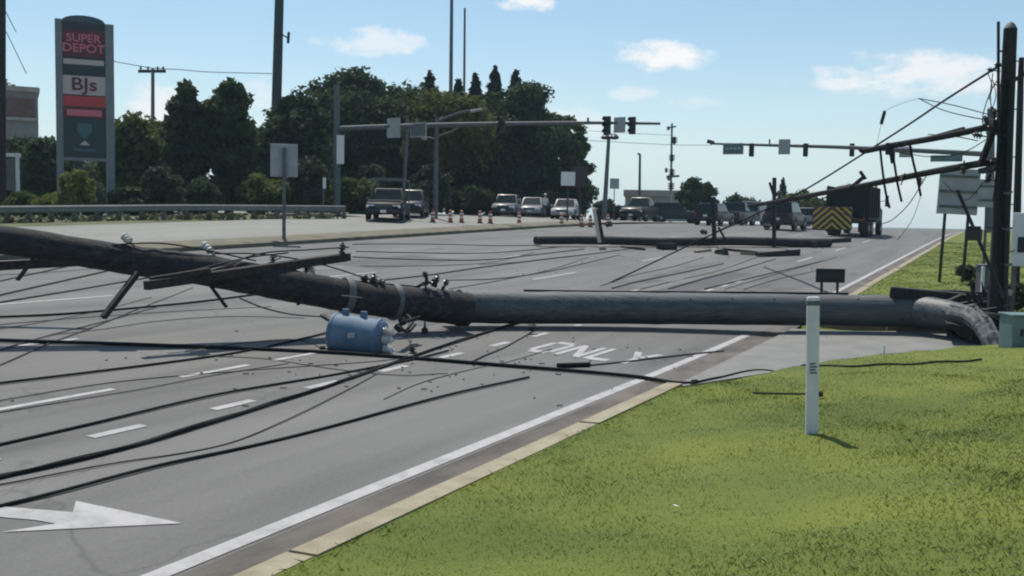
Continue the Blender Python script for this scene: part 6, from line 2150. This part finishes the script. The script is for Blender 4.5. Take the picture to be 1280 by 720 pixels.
for (px, dp, yt, w, lf, lab) in ((97, 50, 207, 42, 'yellow', "pointed yellow green shrub in front of the pylon sign"), (70, 50, 243, 60, 'yellow', "low spreading yellow green shrub left of the pointed one"),
                                 (30, 50, 240, 44, 'mid', "low green shrub at the left frame edge behind the guard rail"), (118, 52, 252, 26, 'mid', "low shrub at the right foot of the pylon sign"),
                                 (205, 55, 205, 50, 'grey', "grey green shrub left of the tall dark trees"), (165, 56, 235, 60, 'dark', "low dark shrub below the rounded trees"),
                                 (250, 58, 226, 70, 'dark', "wide dark shrub at the foot of the tall dark trees"), (330, 60, 215, 70, 'mid', "green shrub left of the median sign"),
                                 (385, 62, 192, 62, 'grey', "grey green shrub left of the signal mast"), (445, 64, 222, 60, 'mid', "mid green shrub between mast and pickup truck"),
                                 (465, 66, 203, 44, 'grey', "grey shrub top right behind the pickup roof"), (535, 68, 203, 56, 'grey', "pale grey green shrub at the two armed lamp post"),
                                 (585, 72, 232, 60, 'dark', "low dark shrub behind the barrier drums"), (760, 84, 250, 40, 'grey', "grassy shrub at the foot of the leaning lamp post"), (688, 82, 240, 56, 'dark', "low dark shrub behind the person")):
    T(lab, px, dp, yt, w, 'bush', lf, "shrub", GB2, low=0.0, n_leaf=4200, name="shrub", size=0.13)

for (px, dp, yt, w, lab) in ((1213, 31, 330, 26, "weedy clump on the right verge by the black sign legs"), (1228, 26, 338, 20, "weedy clump beside the grey utility box"), (1274, 22, 345, 26, "weedy clump at the foot of the thinner dark pole")):
    T(lab, px, dp, yt, w, 'bush', 'grey', "shrub", "weedy clumps on the right verge", low=0.0, n_leaf=900, name="shrub", size=0.06)
# weeds and stones under the guard rail (stuff)
cs, rs_, cn = [], [], []
for k in range(260):
    i = random.randrange(len(gp) - 1)
    p = gp[i].lerp(gp[i + 1], random.random()) + Vector((random.uniform(-0.5, 0.3), random.uniform(-0.3, 0.3), random.uniform(0.02, 0.2)))
    cs.append(tuple(p))
    rs_.append(random.uniform(0.1, 0.26))
    cn.append(16)
co, f = leaf_cloud(cs, rs_, np.array(cn), 0.07)
me = np_mesh("weeds", co, f)
me.materials.append(M_WEED)
o = bpy.data.objects.new("weeds", me)
C.objects.link(o)
tag(o, kind='stuff')
# scrub closing the gaps far behind the trees (stuff)
cs, rs_, cn = [], [], []
for k in range(420):
    px = random.uniform(-160, 700)
    dp = random.uniform(100, 118)
    p = spot(px, dp)
    cs.append((p.x, p.y, p.z + random.uniform(0, 5.0)))
    rs_.append(random.uniform(1.0, 2.0))
    cn.append(70)
co, f = leaf_cloud(cs, rs_, np.array(cn), 0.35)
me = np_mesh("far_wood", co, f)
me.materials.append(M_LEAF['dark'])
o = bpy.data.objects.new("far_wood", me)
C.objects.link(o)
tag(o, kind='stuff')
# ------------------------------------------------------------------ summer haze between here and the far trees
HZ_D = 0.00036
hzb = MB().box((0, 250, 17.5), (2600, 2600, 45))
hm = bpy.data.materials.new("summer_haze")
hm.use_nodes = True
ht = hm.node_tree
ht.nodes.clear()
pv = N(ht, 'ShaderNodeVolumePrincipled')
pv.inputs['Color'].default_value = (0.6, 0.82, 1.0, 1)
pv.inputs['Density'].default_value = HZ_D
pv.inputs['Anisotropy'].default_value = 0.1
ho = N(ht, 'ShaderNodeOutputMaterial')
L(ht, pv.outputs[0], ho.inputs['Volume'])
tag(hzb.build("haze", hm, None), kind='stuff')
